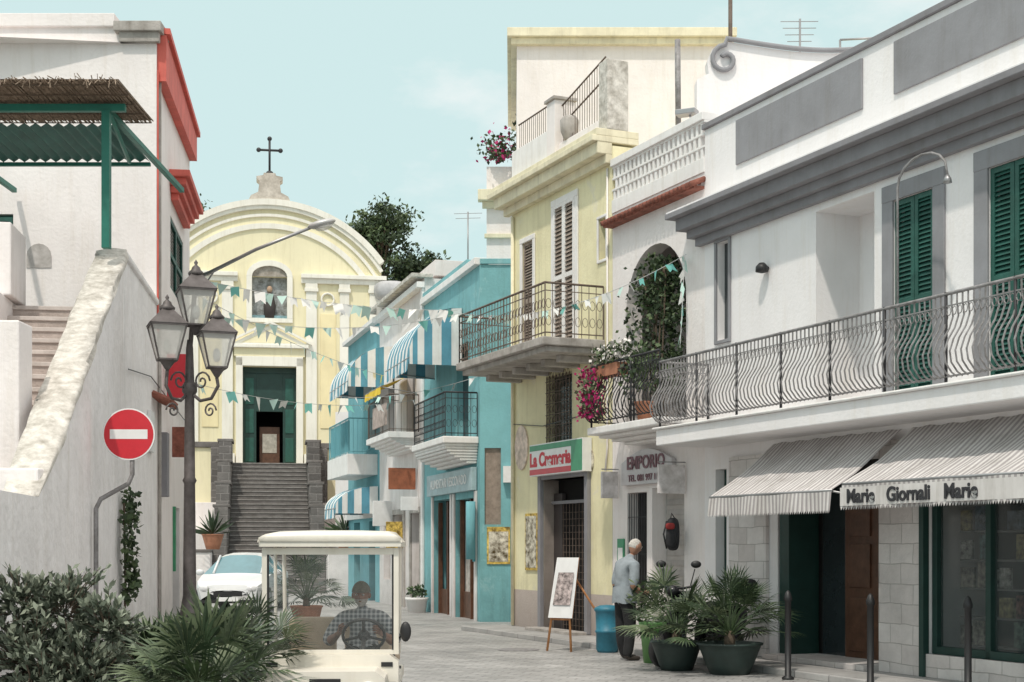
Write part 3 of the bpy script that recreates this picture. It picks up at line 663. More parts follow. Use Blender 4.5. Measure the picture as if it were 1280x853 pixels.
for o in ((-7.0,-5.9,0,2.5),(-9.3,-8.0,0,2.5)): surround(w,T,o,.15,SLAB,.05,bot=False)
w.done()
w=M('balcony',b,bevel=.02)
w.box(T,-9.0,-5.9,.003,.85,4.4,4.55,TRIMW)
for i in range(5): w.box(T,-8.9,-6.0,.003,.75-.12*i,4.4-.06*(i+1),4.4-.06*i-.001,TRIMW)
railing(w,Tp(-5.95,.05),Tp(-5.95,.8),4.55,5.5,RUST,.13,'plain'); railing(w,Tp(-8.95,.8),Tp(-5.95,.8),4.55,5.5,RUST,.13,'plain'); w.done()
w=M('cloth_awnings',b); awning(w,T,-8.6,-6.4,.95,6.15,5.75,.22,AWY,AWY,.3,False,side=False); 
w.box(T,-8.0,-6.2,.82,.86,4.75,5.3,mat('laundry_towel',(.55,.45,.42),.9,var=.4,scale=5)); w.done()
w=M('hanging_sign',b,bevel=.01); w.box(T,-6.4,-6.3,.05,.75,3.1,3.65,mat('brown_sign',(.35,.12,.06),.6,var=.3,scale=6)); w.box(T,-6.05,-6.0,.05,.5,2.55,2.9,SIGNW); 
w.box(T,-9.4,-9.32,.05,.6,2.2,2.9,SIGNW); w.box(T,-8.0,-7.95,.05,.5,1.6,2.3,POSTY); w.done()
b=grp('teal_townhouse')
w=M('walls',b); w.wall(T,-17,-11.5,0,8.2,[(-14.2,-13,4.6,6.6,GLASS,.15),(-13.2,-12.2,0,2.4,DK),(-15.9,-14.8,0,2.4,DK)],TEAL); w.shell(T,-17,-11.5,0,8.2,6,TEAL); w.box(T,-17,-11.5,.003,.12,2.5,2.7,TRIMW)
w.box(T,-17,-11.45,-.2,.2,8.2,8.32,TRIMW); w.done()
w=M('balcony',b,bevel=.02); w.box(T,-15.6,-11.8,.003,.9,3.75,4.35,TRIMW); railing(w,Tp(-11.85,.05),Tp(-11.85,.85),4.35,5.4,TEAL,.13,'plain'); railing(w,Tp(-15.5,.85),Tp(-11.85,.85),4.35,5.4,TEAL,.13,'plain')
w.box(T,-15.4,-12,.80,.82,4.45,5.35,TEAL); w.done()
w=M('striped_awning',b); awning(w,T,-12.6,-9.4,1.3,7.2,6.2,.3,AWB,AWW,.3,True); awning(w,T,-13.6,-11.6,1.3,3.4,2.75,.3,AWB,AWW,.25,True); w.done()
b=grp('white_cottage'); w=M('walls',b); CF=Frame((-8.2,53),(1,0)); w.wall(CF,1.7,6,0,6.6,[(2.2,2.9,2.6,4,GLASS)],WHITE2); w.shell(CF,1.7,6,0,6.6,5,WHITE2); w.done()
b=grp('grey_roof_structure'); w=M('walls',b,bevel=.1); TK=mat('grey_tank',(.5,.5,.52),.7,var=.2,scale=2); w.box(Frame((-5.9,62),(1,0)),.1,1.4,-2,0,0,12.4,TK); 
w.ell((-5.1,61,12.4),(.75,1,.45),TK,16,10,None,.7); w.done()
# ------------------------------------------------------------ church
b=grp('yellow_church')
w=M('walls',b)
H=4.65; zt=13.2
door=(-1.1,1.1,5.0,9.15,None,.5)
w.wall(K,-H,H,0,zt,[door,(-.72,.72,11.15,12.9,None,.25)],CHY)
R0=5.65; cz=zt+.25-math.sqrt(R0**2-H**2)
arc=[(R0*math.sin(a),cz+R0*math.cos(a)) for a in [math.asin(H/R0)*(1-2*i/28) for i in range(29)]]
w.prism(K,[(-H,zt),(H,zt)]+arc,-14,0,CHY)
w.shell(K,-H,H,0,zt,14,CHY)
w.quad(K,[(-.72,-.25,11.15),(.72,-.25,11.15),(.72,-.25,12.9),(-.72,-.25,12.9)],mat('niche_fresco',(.36,.38,.40),.8,var=.6,scale=4,detail=4))
w.quad(K,[(-1.1,-3,5),(1.1,-3,5),(1.1,-3,9.2),(-1.1,-3,9.2)],DK)
w.done()
w=M('mouldings',b,bevel=.015)
def arcband(r0,r1,n0,n1,mt,hw=H):
    am=math.asin(min(.99,hw/((r0+r1)/2))); k=40
    for i in range(k):
        a=-am+2*am*i/k; c=a+2*am/k
        w.prism(K,[(r0*math.sin(a),cz+r0*math.cos(a)),(r0*math.sin(c),cz+r0*math.cos(c)),(r1*math.sin(c),cz+r1*math.cos(c)),(r1*math.sin(a),cz+r1*math.cos(a))],n0,n1,mt)
arcband(R0-.05,R0+.2,-.4,.26,CHW); arcband(R0-.2,R0-.05,.0,.18,CHW); arcband(R0-.5,R0-.38,0,.08,CHW); arcband(R0-1.0,R0-.78,.0,.09,CHW,3.9)
w.box(K,-H-.2,-1.3,.003,.28,zt-.35,zt-.18,CHW); w.box(K,1.3,H+.2,.003,.28,zt-.35,zt-.18,CHW)
w.box(K,-H-.05,-1.3,.003,.15,zt-.55,zt-.35,CHW); w.box(K,1.3,H+.05,.003,.15,zt-.55,zt-.35,CHW)
PAN=mat('church_yellow_panel',(.85,.74,.46),.9,var=.1,scale=.8,streak=.1)
for s_ in (-1,1):
    for a,c in ((1.5,1.95),(2.9,3.3),(4.15,4.6)):
        x0,x1=sorted((s_*a,s_*c)); w.box(K,x0,x1,.003,.13,5.0,zt-.9,CHW); w.box(K,x0-.06,x1+.06,.003,.2,zt-.9,zt-.75,CHW); w.box(K,x0-.03,x1+.03,.003,.16,zt-.75,zt-.551,CHW); w.box(K,x0-.08,x1+.08,.003,.24,5.0,5.5,CHW)
    x0,x1=sorted((s_*2.1,s_*2.75)); w.box(K,x0,x1,.003,.04,6.6,11.4,PAN)
    x0,x1=sorted((s_*1.1,s_*1.38)); w.box(K,x0,x1,.003,.2,5.0,9.5,CHW)
w.box(K,-1.38,1.38,.003,.2,9.15,9.55,CHW); w.box(K,-1.6,1.6,.003,.32,9.9,10.04,CHW); w.box(K,-1.45,1.45,.003,.16,9.55,9.9,CHY)
w.prism(K,[(-1.6,10.04),(1.6,10.04),(0,10.85)],.003,.16,CHW)
w.prism(K,[(-1.15,10.12),(1.15,10.12),(0,10.68)],.16,.17,CHY)
for s_ in (-1,1): w.prism(K,[(s_*1.72,10.05),(s_*1.72,10.15),(0,11.03),(0,10.92)],.17,.30,CHW)
for x0,x1,z0,z1 in ((-.95,-.72,11.15,12.9),(.72,.95,11.15,12.9),(-.95,.95,10.97,11.15)): w.box(K,x0,x1,.003,.14,z0,z1,CHW)
for i in range(12):
    a=math.pi*i/12; c=math.pi*(i+1)/12; r0,r1=.72,.95
    w.prism(K,[(r0*math.cos(a),12.9+r0*math.sin(a)*.6),(r0*math.cos(c),12.9+r0*math.sin(c)*.6),(r1*math.cos(c),12.9+r1*math.sin(c)*.7),(r1*math.cos(a),12.9+r1*math.sin(a)*.7)],.003,.14,CHW)
w.prism(K,[(.72*math.cos(math.pi*i/12),12.9+.72*.6*math.sin(math.pi*i/12)) for i in range(13)],.003,.02,mat('niche_fresco_top',(.42,.38,.34),.8,var=.5,scale=4))
for x in (-2.4,2.4):
    P=[Vector(K.p(x+.26*math.cos(a),.06,12.0+.26*math.sin(a))) for a in [i*math.pi/8 for i in range(17)]]; w.tube(P,.05,CHW,6)
w.done()
w=M('fresco_saint',b); p=K.p(0,-.2,11.2)
w.lathe(p,[(.22,0),(.26,.5),(.17,.9),(.1,1.05)],mat('saint_robe',(.06,.05,.05),.8),10); w.ell((p[0],p[1],p[2]+1.2),(.12,.1,.15),mat('saint_face',(.5,.35,.25),.8)); w.box(K,-.72,.72,-.22,-.1,11.15,11.3,mat('fresco_blue',(.25,.42,.5),.8,var=.4,scale=5)); w.done()
w=M('door_leaves',b,bevel=.01)
for x0,x1 in ((-1.1,-.55),(.55,1.1)):
    w.box(K,x0,x1,-.4,-.32,5,8.9,GREEND)
    for z0,z1 in ((5.2,6.2),(6.4,7.4),(7.6,8.7)): w.box(K,x0+.1,x1-.1,-.32,-.29,z0,z1,GREEN)
w.box(K,-.55,.55,-.4,-.32,7.3,8.9,GREEND); w.box(K,-1.1,1.1,-.42,-.3,8.9,9.15,GREEND)
w.box(K,-.42,.42,-.9,-.8,5.0,6.7,WOOD); w.box(K,-.3,.3,-.8,-.78,5.6,6.4,mat('pale_notice',(.5,.47,.42),.8,var=.3,scale=6))
w.done()
w=M('roof_pedestal',b,bevel=.02)
prf=[(-.95,15.7),(.95,15.7),(.85,15.9),(.52,16.05),(.46,16.5),(.6,16.6),(.6,16.7),(.3,16.75),(.26,16.85),(-.26,16.85),(-.3,16.75),(-.6,16.7),(-.6,16.6),(-.46,16.5),(-.52,16.05),(-.85,15.9)]
zoff=cz+R0+.15-15.72
w.prism(K,[(a*.9,c+zoff) for a,c in prf],-.5,.2,mat('old_stone_pedestal',(.62,.56,.50),.95,var=.35,scale=3,bump=.4)); zc=16.85+zoff; w.done()
w=M('iron_cross',b); w.tube([K.p(0,-.1,zc),K.p(0,-.1,zc+1.5)],.05,IRON,6); w.tube([K.p(-.45,-.1,zc+1.02),K.p(.45,-.1,zc+1.02)],.05,IRON,6)
for c in ((0,1.5),(-.45,1.02),(.45,1.02)): w.ell(K.p(c[0],-.1,zc+c[1]),(.1,.06,.1),IRON)
w.ell(K.p(0,-.1,zc+.05),(.16,.12,.12),IRON); w.done()
b=grp('church_staircase'); w=M('steps',b,bevel=.01)
ns=29
NOS=mat('step_nosing',(.29,.275,.265),.8,var=.3,scale=4)
for i in range(ns):
    z=5.0-(i)*5.0/ns; n0=2.0+i*.3
    w.box(K,-1.45,1.45,n0,n0+.3,0,z,STEPD)
    w.box(K,-1.45,1.45,n0+.255,n0+.32,z-.045,z+.002,NOS)
w.box(K,-H-1,H+1,.0,2.0,0,4.999,SLAB); w.done()
w=M('flank_walls',b,bevel=.02)
for s_ in (-1,1):
    x0,x1=sorted((s_*1.46,s_*1.95)); 
    for i in range(5): w.box(K,x0,x1,2.0+i*1.6,3.6+i*1.6-.002,0,5.75-i*.9,LAVA); w.box(K,x0-.06,x1+.06,2.0+i*1.6,3.6+i*1.6-.003,5.75-i*.9,5.86-i*.9,STEPD)
    x0,x1=sorted((s_*1.96,s_*5.6)); w.box(K,x0,x1,1.7,2.3,0,5.6,CHY); w.box(K,x0,x1,1.6,2.4,5.6,5.82,STEPD); w.box(K,x0,x1,2.301,2.6,0,3.4,WHITE2); w.box(K,x0,x1,2.601,6.0,0,2.3,WHITE2)
    x0,x1=sorted((s_*1.96,s_*2.3)); w.box(K,x0,x1,2.302,2.5,0,5.6,LAVA)
    x0,x1=sorted((s_*1.96,s_*5.0)); w.box(K,x0,x1,8.0,11.5,0,1.45,WHITE2); w.box(K,x0-.02,x1+.02,7.98,11.55,1.45,1.55,STEPD)
w.done()
# ------------------------------------------------------------ trees
def tree(name,base,h,rad,nc,nl,ls,mats,trunk=.2):
    t=M(name); c=Vector(base)+Vector((0,0,h)); bz=Vector(base)
    t.tube([bz,bz.lerp(c,.4)+Vector((U(-.2,.2),U(-.2,.2),0)),c],[trunk,trunk*.8,trunk*.4],BARK,8)
    for i in range(nc):
        d=Vector((U(-1,1),U(-1,1),U(-.9,1))); d=d.normalized()*(R()**.5)
        p=c+Vector((d.x*rad[0],d.y*rad[1],d.z*rad[2]))
        t.tube([bz.lerp(c,U(.75,.97)),p.lerp(c,.5)+Vector((0,0,-.15)),p],[trunk*.3,trunk*.16,trunk*.06],BARK,5)
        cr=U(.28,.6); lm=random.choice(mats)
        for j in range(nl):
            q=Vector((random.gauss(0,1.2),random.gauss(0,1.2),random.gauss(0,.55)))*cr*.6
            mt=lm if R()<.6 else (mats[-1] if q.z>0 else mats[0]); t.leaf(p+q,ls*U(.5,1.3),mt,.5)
    t.done()
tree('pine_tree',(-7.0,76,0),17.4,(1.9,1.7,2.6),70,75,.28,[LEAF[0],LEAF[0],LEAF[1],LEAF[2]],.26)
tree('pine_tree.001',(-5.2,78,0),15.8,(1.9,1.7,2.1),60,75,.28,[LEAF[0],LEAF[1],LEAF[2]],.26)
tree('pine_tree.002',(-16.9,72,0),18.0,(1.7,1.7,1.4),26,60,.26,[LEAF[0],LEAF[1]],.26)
# ------------------------------------------------------------ left house
b=grp('white_terrace_house')
LF=Frame((-5.43,22),(1,0))
w=M('walls',b)
w.wall(LF,-7.5,0,0,9.55,[(-3.1,-2.19,4.7,6.7,GREEN,.1)],WHITE2)
w.wall(Lf,0,5.6,0,9.3,[(*Lf.r(213,229,262,350)[:2],5.95,7.15,None,.12),(2.4,3.6,0,2.3,GREEND,.2)],WHITE2)
w.quad(Lf,[(5.6,0,0),(5.6,-7,0),(5.6,-7,9.3),(5.6,0,9.3)],WHITE2)
w.quad(Lf,[(0,0,9.3),(5.6,0,9.3),(5.6,-7,9.3),(0,-7,9.3)],WHITE2)
w.done()
w=M('roof_copings',b,bevel=.01)
w.box(LF,-.55,.06,.003,.1,9.3,9.45,SLAB); w.box(LF,-.62,.1,-.4,.16,9.45,9.6,SLAB); w.box(LF,-7.5,-.63,-.3,.06,9.55,9.75,WHITE2)
w.prism(Lf,[(0.05,8.75),(0.05,9.46),(5.6,9.46),(5.6,9.0)],.003,.14,RED); w.prism(Lf,[(0.04,9.47),(0.04,9.56),(5.65,9.56),(5.65,9.47)],-.2,.2,RED)
a,c=1.8,4.6
for i in range(4): w.box(Lf,a+.1*i,c-.1*i,.003,.34-.07*i,7.86-.11*(i+1),7.86-.11*i-.001,RED)
w.box(Lf,-.0,.05,.003,.03,4.9,8.9,RED)
w.done()
w=M('green_window',b)
q=Lf.r(213,229,262,350); shutter(w,Lf,q[0],(q[0]+q[1])/2,5.95,7.15,-.06,GREEN); shutter(w,Lf,(q[0]+q[1])/2,q[1],5.95,7.15,-.06,GREEN); 
shutter(w,LF,-3.1,-2.65,4.75,6.65,-.04,GREEN); shutter(w,LF,-2.64,-2.2,4.75,6.65,-.04,GREEN); w.done()
w=M('wall_niche',b)
nx=(48-195)/FOC*22; nz=CH+(HZ-322)/FOC*22
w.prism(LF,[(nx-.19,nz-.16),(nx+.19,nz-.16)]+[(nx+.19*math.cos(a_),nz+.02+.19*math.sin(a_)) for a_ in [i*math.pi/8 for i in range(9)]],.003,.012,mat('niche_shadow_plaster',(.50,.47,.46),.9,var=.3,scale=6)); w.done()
w=M('terrace_floor',b); w.box(LF,-7.5,-.02,.003,3.4,4.45,4.65,SLAB); w.box(Lf,-3.6,-.001,-.32,0,0,5.3,ROUGHW); w.done()
w=M('terrace_parapet_coping',b,bevel=.03); w.box(Lf,-3.62,-.0,-.36,.04,5.3,5.4,ROUGHW); w.done()
w=M('stair_parapet',b)
zA,zB=5.35,2.05; ua,ub=-3.62,-9.3
w.prism(Lf,[(ub,0),(ua,0),(ua,zA),(ub,zB)],-.32,0,ROUGHW)
P=[]
for i in range(41):
    t=i/40; u=ua+(ub-ua)*t; z=zA+(zB-zA)*t; kf=min(1,(1-t)*6+.02)
    row=[]
    for j,(nn,dz) in enumerate(((.03,-.07),(.035,.01),(.01,.05),(-.16,.07),(-.34,.05),(-.355,.01),(-.35,-.07))):
        nz_=noise.noise(Vector((u*3.1,j*1.3,z*2)))*.05*kf
        row.append(Lf.p(u,(nn if j<3 else (nn if j==3 else -.32+(nn+.32)*kf))*(kf if j<3 else 1)+nz_,z+dz*kf+.004+nz_))
    P.append(row)
w.grid(P,COPING)
w.prism(Lf,[(-14,0),(ub-.001,0),(ub-.001,2.05),(-14,2.05)],-.32,0,ROUGHW)
w.done()
w=M('front_garden_wall',b,bevel=.02)
w.box(Frame((0,13.0),(1,0)),-9,lx(62,13.0)-.1,-.3,0,0,zy(585,13),WHITE2)
w.box(Frame((0,14.2),(1,0)),-9,lx(24,14.2),-.4,0,0,zy(400,14.2),WHITE2)
w.box(Lf,-6.6,-3.3,-2.1,-1.36,2.3,4.7,WHITE2); w.box(Lf,-4.2,-3.3,-2.0,-1.28,4.7,5.6,WHITE2); w.done()
w=M('stair_steps',b,bevel=.008)
SE_=mat('step_edge_stone',(.62,.56,.53),.85,var=.2,scale=5)
for i in range(15):
    z=4.65-i*.18; uu=-3.4-i*.31
    w.box(Lf,uu-.31,uu,-1.6,-.33,0,z,STEPL); w.box(Lf,uu-.33,uu-.26,-1.6,-.33,z-.05,z+.003,SE_)
w.done()
w=M('pergola',b,bevel=.004)
Y0=17.8; PF=Frame((0,Y0),(1,0)); ZR=7.08
w.box(PF,lx(128,Y0),lx(138,Y0),-.05,.05,5.3,ZR-.08,GREENP)
w.box(PF,-9,lx(157,Y0),-.04,.04,ZR-.09,ZR,GREENP)
w.tube([(lx(136,Y0),Y0+.06,ZR-.1),(lx(162,19.8),19.8,6.9)],.03,GREENP,5)
w.box(Frame((lx(133,Y0)-.04,Y0),(1,0)),0,.07,-4.1,-.05,ZR-.08,ZR-.01,GREENP); w.box(Frame((-7.6,Y0),(1,0)),0,.07,-4.1,-.05,ZR-.08,ZR-.01,GREENP)
P=[]
for i in range(120):
    x=-9.5+(lx(188,20.3)+9.5)*i/119; dz=.025*math.sin(i*1.57)
    P.append([(x,18.75,ZR+.03+dz),(x,20.3,ZR-.02+dz)])
w.grid(P,mat('green_corrugated_sheet',(.02,.12,.10),.6,var=.25,scale=3))
w.box(Frame((0,20.3),(1,0)),-9.5,lx(188,20.3),-.03,.03,ZR-.1,ZR-.05,GREENP)
w.done()
w=M('reed_roof_mat',b)
x=-9.0; xr=lx(158,17.4)
w.quad(GF,[(-9,-17.05,ZR+.07),(xr,-17.05,ZR+.07),(xr,-18.7,ZR+.07),(-9,-18.7,ZR+.07)],REED)
while x<xr:
    w.tube([(x,17.0+U(-.08,.06),ZR+.03+U(-.01,.03)),(x+U(-.02,.02),18.7,ZR+.04+U(-.01,.02))],U(.006,.011),REED,3); x+=U(.012,.026)
for j in range(5): w.tube([(-9,17.1+j*.38,ZR+.015),(xr,17.1+j*.38,ZR+.015)],.008,BARK,4)
for i in range(160):
    x=U(-9.0,xr); w.tube([(x,17.0,ZR+.05),(x+U(-.06,.06),16.95+U(-.1,.05),ZR+U(-.06,.10))],U(.004,.008),REED,3)
w.done()
w=M('street_wall_fittings',b,bevel=.006)
w.box(Lf,1.0,1.08,.05,.42,4.0,4.7,SIGNR); w.box(Lf,1.8,1.86,.05,.4,3.1,3.6,TILE)
for i in range(7): w.tube([Lf.p(-.6+i*.14,0,3.9),Lf.p(-.6+i*.14,.28,3.78)],.055,TILE,7)
w.box(Lf,.4,.7,.003,.12,2.4,3.4,GREYC); w.box(Lf,-1.2,-.7,.003,.05,3.0,3.6,SIGNW); w.box(Lf,2.4,2.5,.003,.05,1.2,2.3,SIGNG)
w.tube([Lf.p(.15,.03,9),Lf.p(.15,.03,.1)],.03,SLAB,6); w.tube([Lf.p(-3.5,.03,3.9),Lf.p(-1,.03,4.1),Lf.p(5,.03,3.9)],.01,BLACK,4)
w.done()
v=M('wall_ivy')
for i in range(520):
    t=R(); v.leaf(Lf.p(-4.1+U(-.22,.22)+.1*math.sin(t*9),.08+U(-.02,.12),.95+t*1.35),U(.05,.11),random.choice(LEAF),.7)
v.tube([Lf.p(-4.1,.05,0),Lf.p(-4.0,.06,1.2),Lf.p(-4.15,.06,2.2)],.015,BARK,5); v.done()
# ------------------------------------------------------------ street lamp
b=grp('street_lamp'); LX,LY=lx(237,18),18.0
w=M('post',b)
w.lathe((LX,LY,0),[(.22,0),(.22,.12),(.17,.16),(.15,.7),(.17,.74),(.12,.8),(.085,1.0),(.07,2.4),(.09,2.44),(.07,2.48),(.06,3.5),(.095,3.55),(.095,3.62),(.06,3.68),(.045,4.1),(.03,4.2)],LPOST,14)
w.tube([(LX,LY,4.0),(LX+.06,LY,4.75)],.03,LPOST,8)
w.done()
def lantern(m,c,s=1):
    x,y,z=c
    m.lathe((x,y,z),[(.03*s,-.12*s),(.10*s,-.03*s),(.15*s,0)],LPOST,4,False,True)
    hb,ht=.16*s,.30*s; zt_=.42*s
    def cor(h,zz): return [(x+h*math.cos(a),y+h*math.sin(a),z+zz) for a in [math.pi/4+.35+i*math.pi/2 for i in range(4)]]
    a=cor(hb,0); c2=cor(ht,zt_)
    for i in range(4):
        m.tube([a[i],c2[i]],.014*s,LPOST,4); m.tube([a[i],a[(i+1)%4]],.014*s,LPOST,4); m.tube([c2[i],c2[(i+1)%4]],.02*s,LPOST,4)
        m.add([a[i],a[(i+1)%4],c2[(i+1)%4],c2[i]],[(0,1,2,3)],FROST)
    d=cor(ht*1.1,zt_+.01); e=cor(.09*s,zt_+.2*s)
    for i in range(4): m.add([d[i],d[(i+1)%4],e[(i+1)%4],e[i]],[(0,1,2,3)],LPOST)
    m.lathe((x,y,z+zt_+.19*s),[(.09*s,0),(.10*s,.03*s),(.06*s,.07*s),(.05*s,.10*s),(.015*s,.13*s),(.025*s,.16*s),(.0*s,.2*s)],LPOST,10)
    m.ell((x,y,z+.16*s),(.05*s,.05*s,.09*s),mat('lamp_bulb',(.8,.8,.76),.3))
w=M('lanterns',b)
lanterns=[(245,407,18,1.02),(209,450,17.75,1.0),(271,460,17.8,.98)]
for px,py,D,s_ in lanterns:
    p=PX(px,py,D); lantern(w,p,s_)
w.done()
w=M('scroll_brackets',b)
for px,py,D,s_ in lanterns[1:]:
    p=PX(px,py,D); o=Vector((LX,LY,3.55)); q=p+Vector((0,0,-.12))
    dirx=(q-o); dirx.z=0
    w.tube([o,o+dirx*.4+Vector((0,0,-.12)),o+dirx*.8+Vector((0,0,-.1)),o+dirx*1.05+Vector((0,0,.05)),q],.022,LPOST,7)
    c=o+dirx*.45+Vector((0,0,.12)); e1=dirx.normalized()
    w.tube([c+e1*(.13*(1-i/22))*math.cos(i*.5)+Vector((0,0,(.13*(1-i/22))*math.sin(i*.5))) for i in range(20)],.013,LPOST,5)
    c=o+dirx*.75+Vector((0,0,-.25)); 
    w.tube([c+e1*(.10*(1-i/22))*math.cos(i*.5)+Vector((0,0,(.10*(1-i/22))*math.sin(i*.5))) for i in range(20)],.012,LPOST,5)
w.done()
b=grp('bracket_streetlight'); w=M('arm',b)
p0=Vector(Lf.p(4.6,.0,CH+(HZ-352)/FOC*26.5)); pe=PX(388,285,25.5)
w.tube([p0,PX(262,341,26),PX(320,312,25.7),pe],[.04,.035,.03,.028],GREYM,8); w.tube([p0+Vector((0,0,-.6)),PX(270,336,26)],.015,GREYM,5)
w.done(); w=M('lamp_head',b); 
rot=Matrix.Rotation(-.25,3,'Y'); w.ell(PX(402,280,25.5),(.26,.11,.07),mat('streetlight_grey',(.5,.5,.5),.4,.3),14,8,rot); w.ell(PX(405,284,25.5),(.16,.08,.06),FROST,12,8,rot); w.done()
b=grp('no_entry_sign'); SD=15.8; sp=PX(161,543,SD); NS=Frame((sp.x,sp.y),(.995,.03))
w=M('sign_disc',b)
def disc(r,n0,n1,mt): w.prism(NS,[(r*math.cos(a),sp.z+r*math.sin(a)) for a in [i*math.pi/20 for i in range(40)]],n0,n1,mt)
disc(.288,-.01,.0,GREYM); disc(.286,.0005,.004,SIGNW); disc(.270,.0045,.006,SIGNR); w.box(NS,-.205,.205,.0065,.008,sp.z-.052,sp.z+.052,SIGNW); w.done()
w=M('bent_pole',b); w.tube([(sp.x+.03,sp.y+.03,sp.z+.2),(sp.x+.03,sp.y+.03,sp.z-.44),(sp.x-.01,sp.y+.03,sp.z-.54),PX(126,624,SD),PX(120,636,SD-.1),(PX(120,640,SD-.1).x,SD-.1,.0)],.026,IRONG,8); w.done()
# ------------------------------------------------------------ plants
def fanpalm(m,c,n,h,spread,leafR):
    c=Vector(c)
    for i in range(n):
        a=2*math.pi*i/n*2.4+U(-.2,.2); el=U(.05,1.4); ln=h*U(.5,1.05)
        d=Vector((math.cos(a)*math.cos(el),math.sin(a)*math.cos(el),math.sin(el)))
        mid=c+d*ln*.5+Vector((0,0,.05)); tip=c+d*ln+Vector((0,0,-.08*math.cos(el)))
        tip=c+Vector(((tip-c).x*spread,(tip-c).y*spread,(tip-c).z))
        m.tube([c,mid,tip],[.012,.009,.006],PALM[1],4)
        fd=(tip-mid).normalized(); sd=fd.cross(Vector((U(-.4,.4),U(-.4,.4),1)))
        if sd.length<.05: sd=Vector((1,0,0))
        sd.normalize(); up=sd.cross(fd); k=17; R_=leafR*U(.75,1.2)
        lm=random.choice(PALM)
        for j in range(k):
            th=(j/(k-1)-.5)*U(3.1,3.5); dd=fd*math.cos(th)+sd*math.sin(th)+up*.2*math.cos(th*1.2); L=R_*(.7+.3*math.cos(th))*U(.88,1.05)
            q=dd.cross(up).normalized()*L*.042; e=tip+dd*L+Vector((0,0,-.16*L)); mm=tip+dd*L*.55
            m.add([tuple(tip),tuple(mm+q),tuple(e),tuple(mm-q)],[(0,1,2,3)],lm if R()<.75 else PALM[0])
def bowl(m,c,r,h,mt): m.lathe(c,[(r*.62,0),(r*.75,h*.3),(r*.93,h*.75),(r*1.0,h*.93),(r*1.06,h*.94),(r*1.06,h),(r*.95,h),(r*.9,h*.9),(0.001,h*.88)],mt,20)
POTD=mat('dark_green_pot',(.03,.05,.045),.55,var=.2,scale=6)
def potted(name,px,pyb,r,h,n,ph,sp,lr,mt,lift=0):
    D=CH/((pyb-HZ)/FOC); c=Vector((lx(px,D),D,lift))
    b=grp(name); w=M('pot',b); bowl(w,c,r,h,mt); w.done(); w=M('leaves',b); w.tube([c+Vector((0,0,h*.8)),c+Vector((0,0,h+.15))],[.08,.06],BARK,8); fanpalm(w,c+Vector((0,0,h+.08)),n,ph,sp,lr); w.done()
potted('potted_palm',846,838,.33,.38,38,.66,1.0,.36,POTD); potted('potted_palm',912,843,.40,.40,48,.74,1.1,.38,POTD)
b=grp('green_flower_pot'); w=M('pot',b); c=(lx(818,20),20,.0); w.lathe(c,[(.15,0),(.2,.5),(.22,.55),(.22,.58),(.0,.56)],mat('bright_green_pot',(.12,.28,.09),.5,var=.15)); w.done()
w=M('leaves',b)
for i in range(260): w.leaf((c[0]+U(-.3,.3),c[1]+U(-.25,.25),.6+U(0,.55)),U(.08,.2),random.choice(PALM),.3)
w.done()
potted('potted_palm',255,985,.24,.42,70,.56,1.0,.36,TERRA); potted('potted_palm',200,945,.2,.4,56,.46,1.1,.34,TERRA); potted('potted_palm',305,915,.22,.38,50,.58,1.0,.34,TERRA)
potted('potted_palm',383,790,.3,.5,34,.85,1.0,.42,TERRA)
b=grp('stone_planter'); w=M('pot',b); Dp=35.5; c=(lx(521,Dp),Dp,0); w.lathe(c,[(.22,0),(.26,.3),(.29,.32),(.29,.38),(.0,.36)],TRIMW,14); w.done()
w=M('plant',b)
for i in range(120): w.leaf((c[0]+U(-.2,.2),c[1]+U(-.2,.2),.38+U(0,.25)),U(.08,.16),random.choice(LEAF),.6)
w.done()
for px,s_ in ((266,-1),(432,1)):
    b=grp('potted_agave'); D=47.5; c=Vector((lx(px,D),D,1.55)); w=M('pot',b); bowl(w,c,.35,.5,TERRA); w.done(); w=M('leaves',b)
    for i in range(46):
        a=U(0,6.28); e=U(.1,1.4); d=Vector((math.cos(a)*math.cos(e),math.sin(a)*math.cos(e),math.sin(e)))
        w.leaf(c+Vector((0,0,.5)),U(.6,.95),random.choice(PALM[:2]),.12,d)
    w.done()
def shrub(name,blobs,nl,ls,mats,stems=True):
    m=M(name)
    for (c,r) in blobs:
        c=Vector(c)
        for i in range(int(nl*r*r*1.1)):
            d=Vector((random.gauss(0,1),random.gauss(0,1),random.gauss(.25,1))).normalized(); rr=r*U(.45,1.22)*(1+.4*noise.noise(d*2.3+c*3))
            e=c+d*rr; s0=c+d*rr*.35
            if e.z<.05: continue
            m.tube([s0,s0.lerp(e,.6)+Vector((0,0,.02)),e],[.005,.004,.002],BARK,3)
            tone=R()
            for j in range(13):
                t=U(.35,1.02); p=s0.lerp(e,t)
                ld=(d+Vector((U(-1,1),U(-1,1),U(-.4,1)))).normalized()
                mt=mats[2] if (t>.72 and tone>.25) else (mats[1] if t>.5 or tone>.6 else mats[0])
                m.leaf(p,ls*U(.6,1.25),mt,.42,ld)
    m.done()
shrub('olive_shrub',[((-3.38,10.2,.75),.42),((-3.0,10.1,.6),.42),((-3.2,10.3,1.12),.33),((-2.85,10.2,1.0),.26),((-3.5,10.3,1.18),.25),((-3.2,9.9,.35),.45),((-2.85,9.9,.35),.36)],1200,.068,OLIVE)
shrub('roadside_flowers',[((5.55,13.6,.22),.28),((5.8,13.4,.35),.26)],900,.06,[PALM[0],PALM[2],WPET])
for px,yb in ((985,850),(1088,862),(1210,872)):
    D=CH/((yb-HZ)/FOC); w=M('metal_bollard'); w.lathe((lx(px,D),D,0),[(.075,0),(.075,.03),(.04,.05),(.038,.95),(.05,.96),(.05,1.0),(.03,1.06),(.0,1.09)],BLACK,12); w.done()
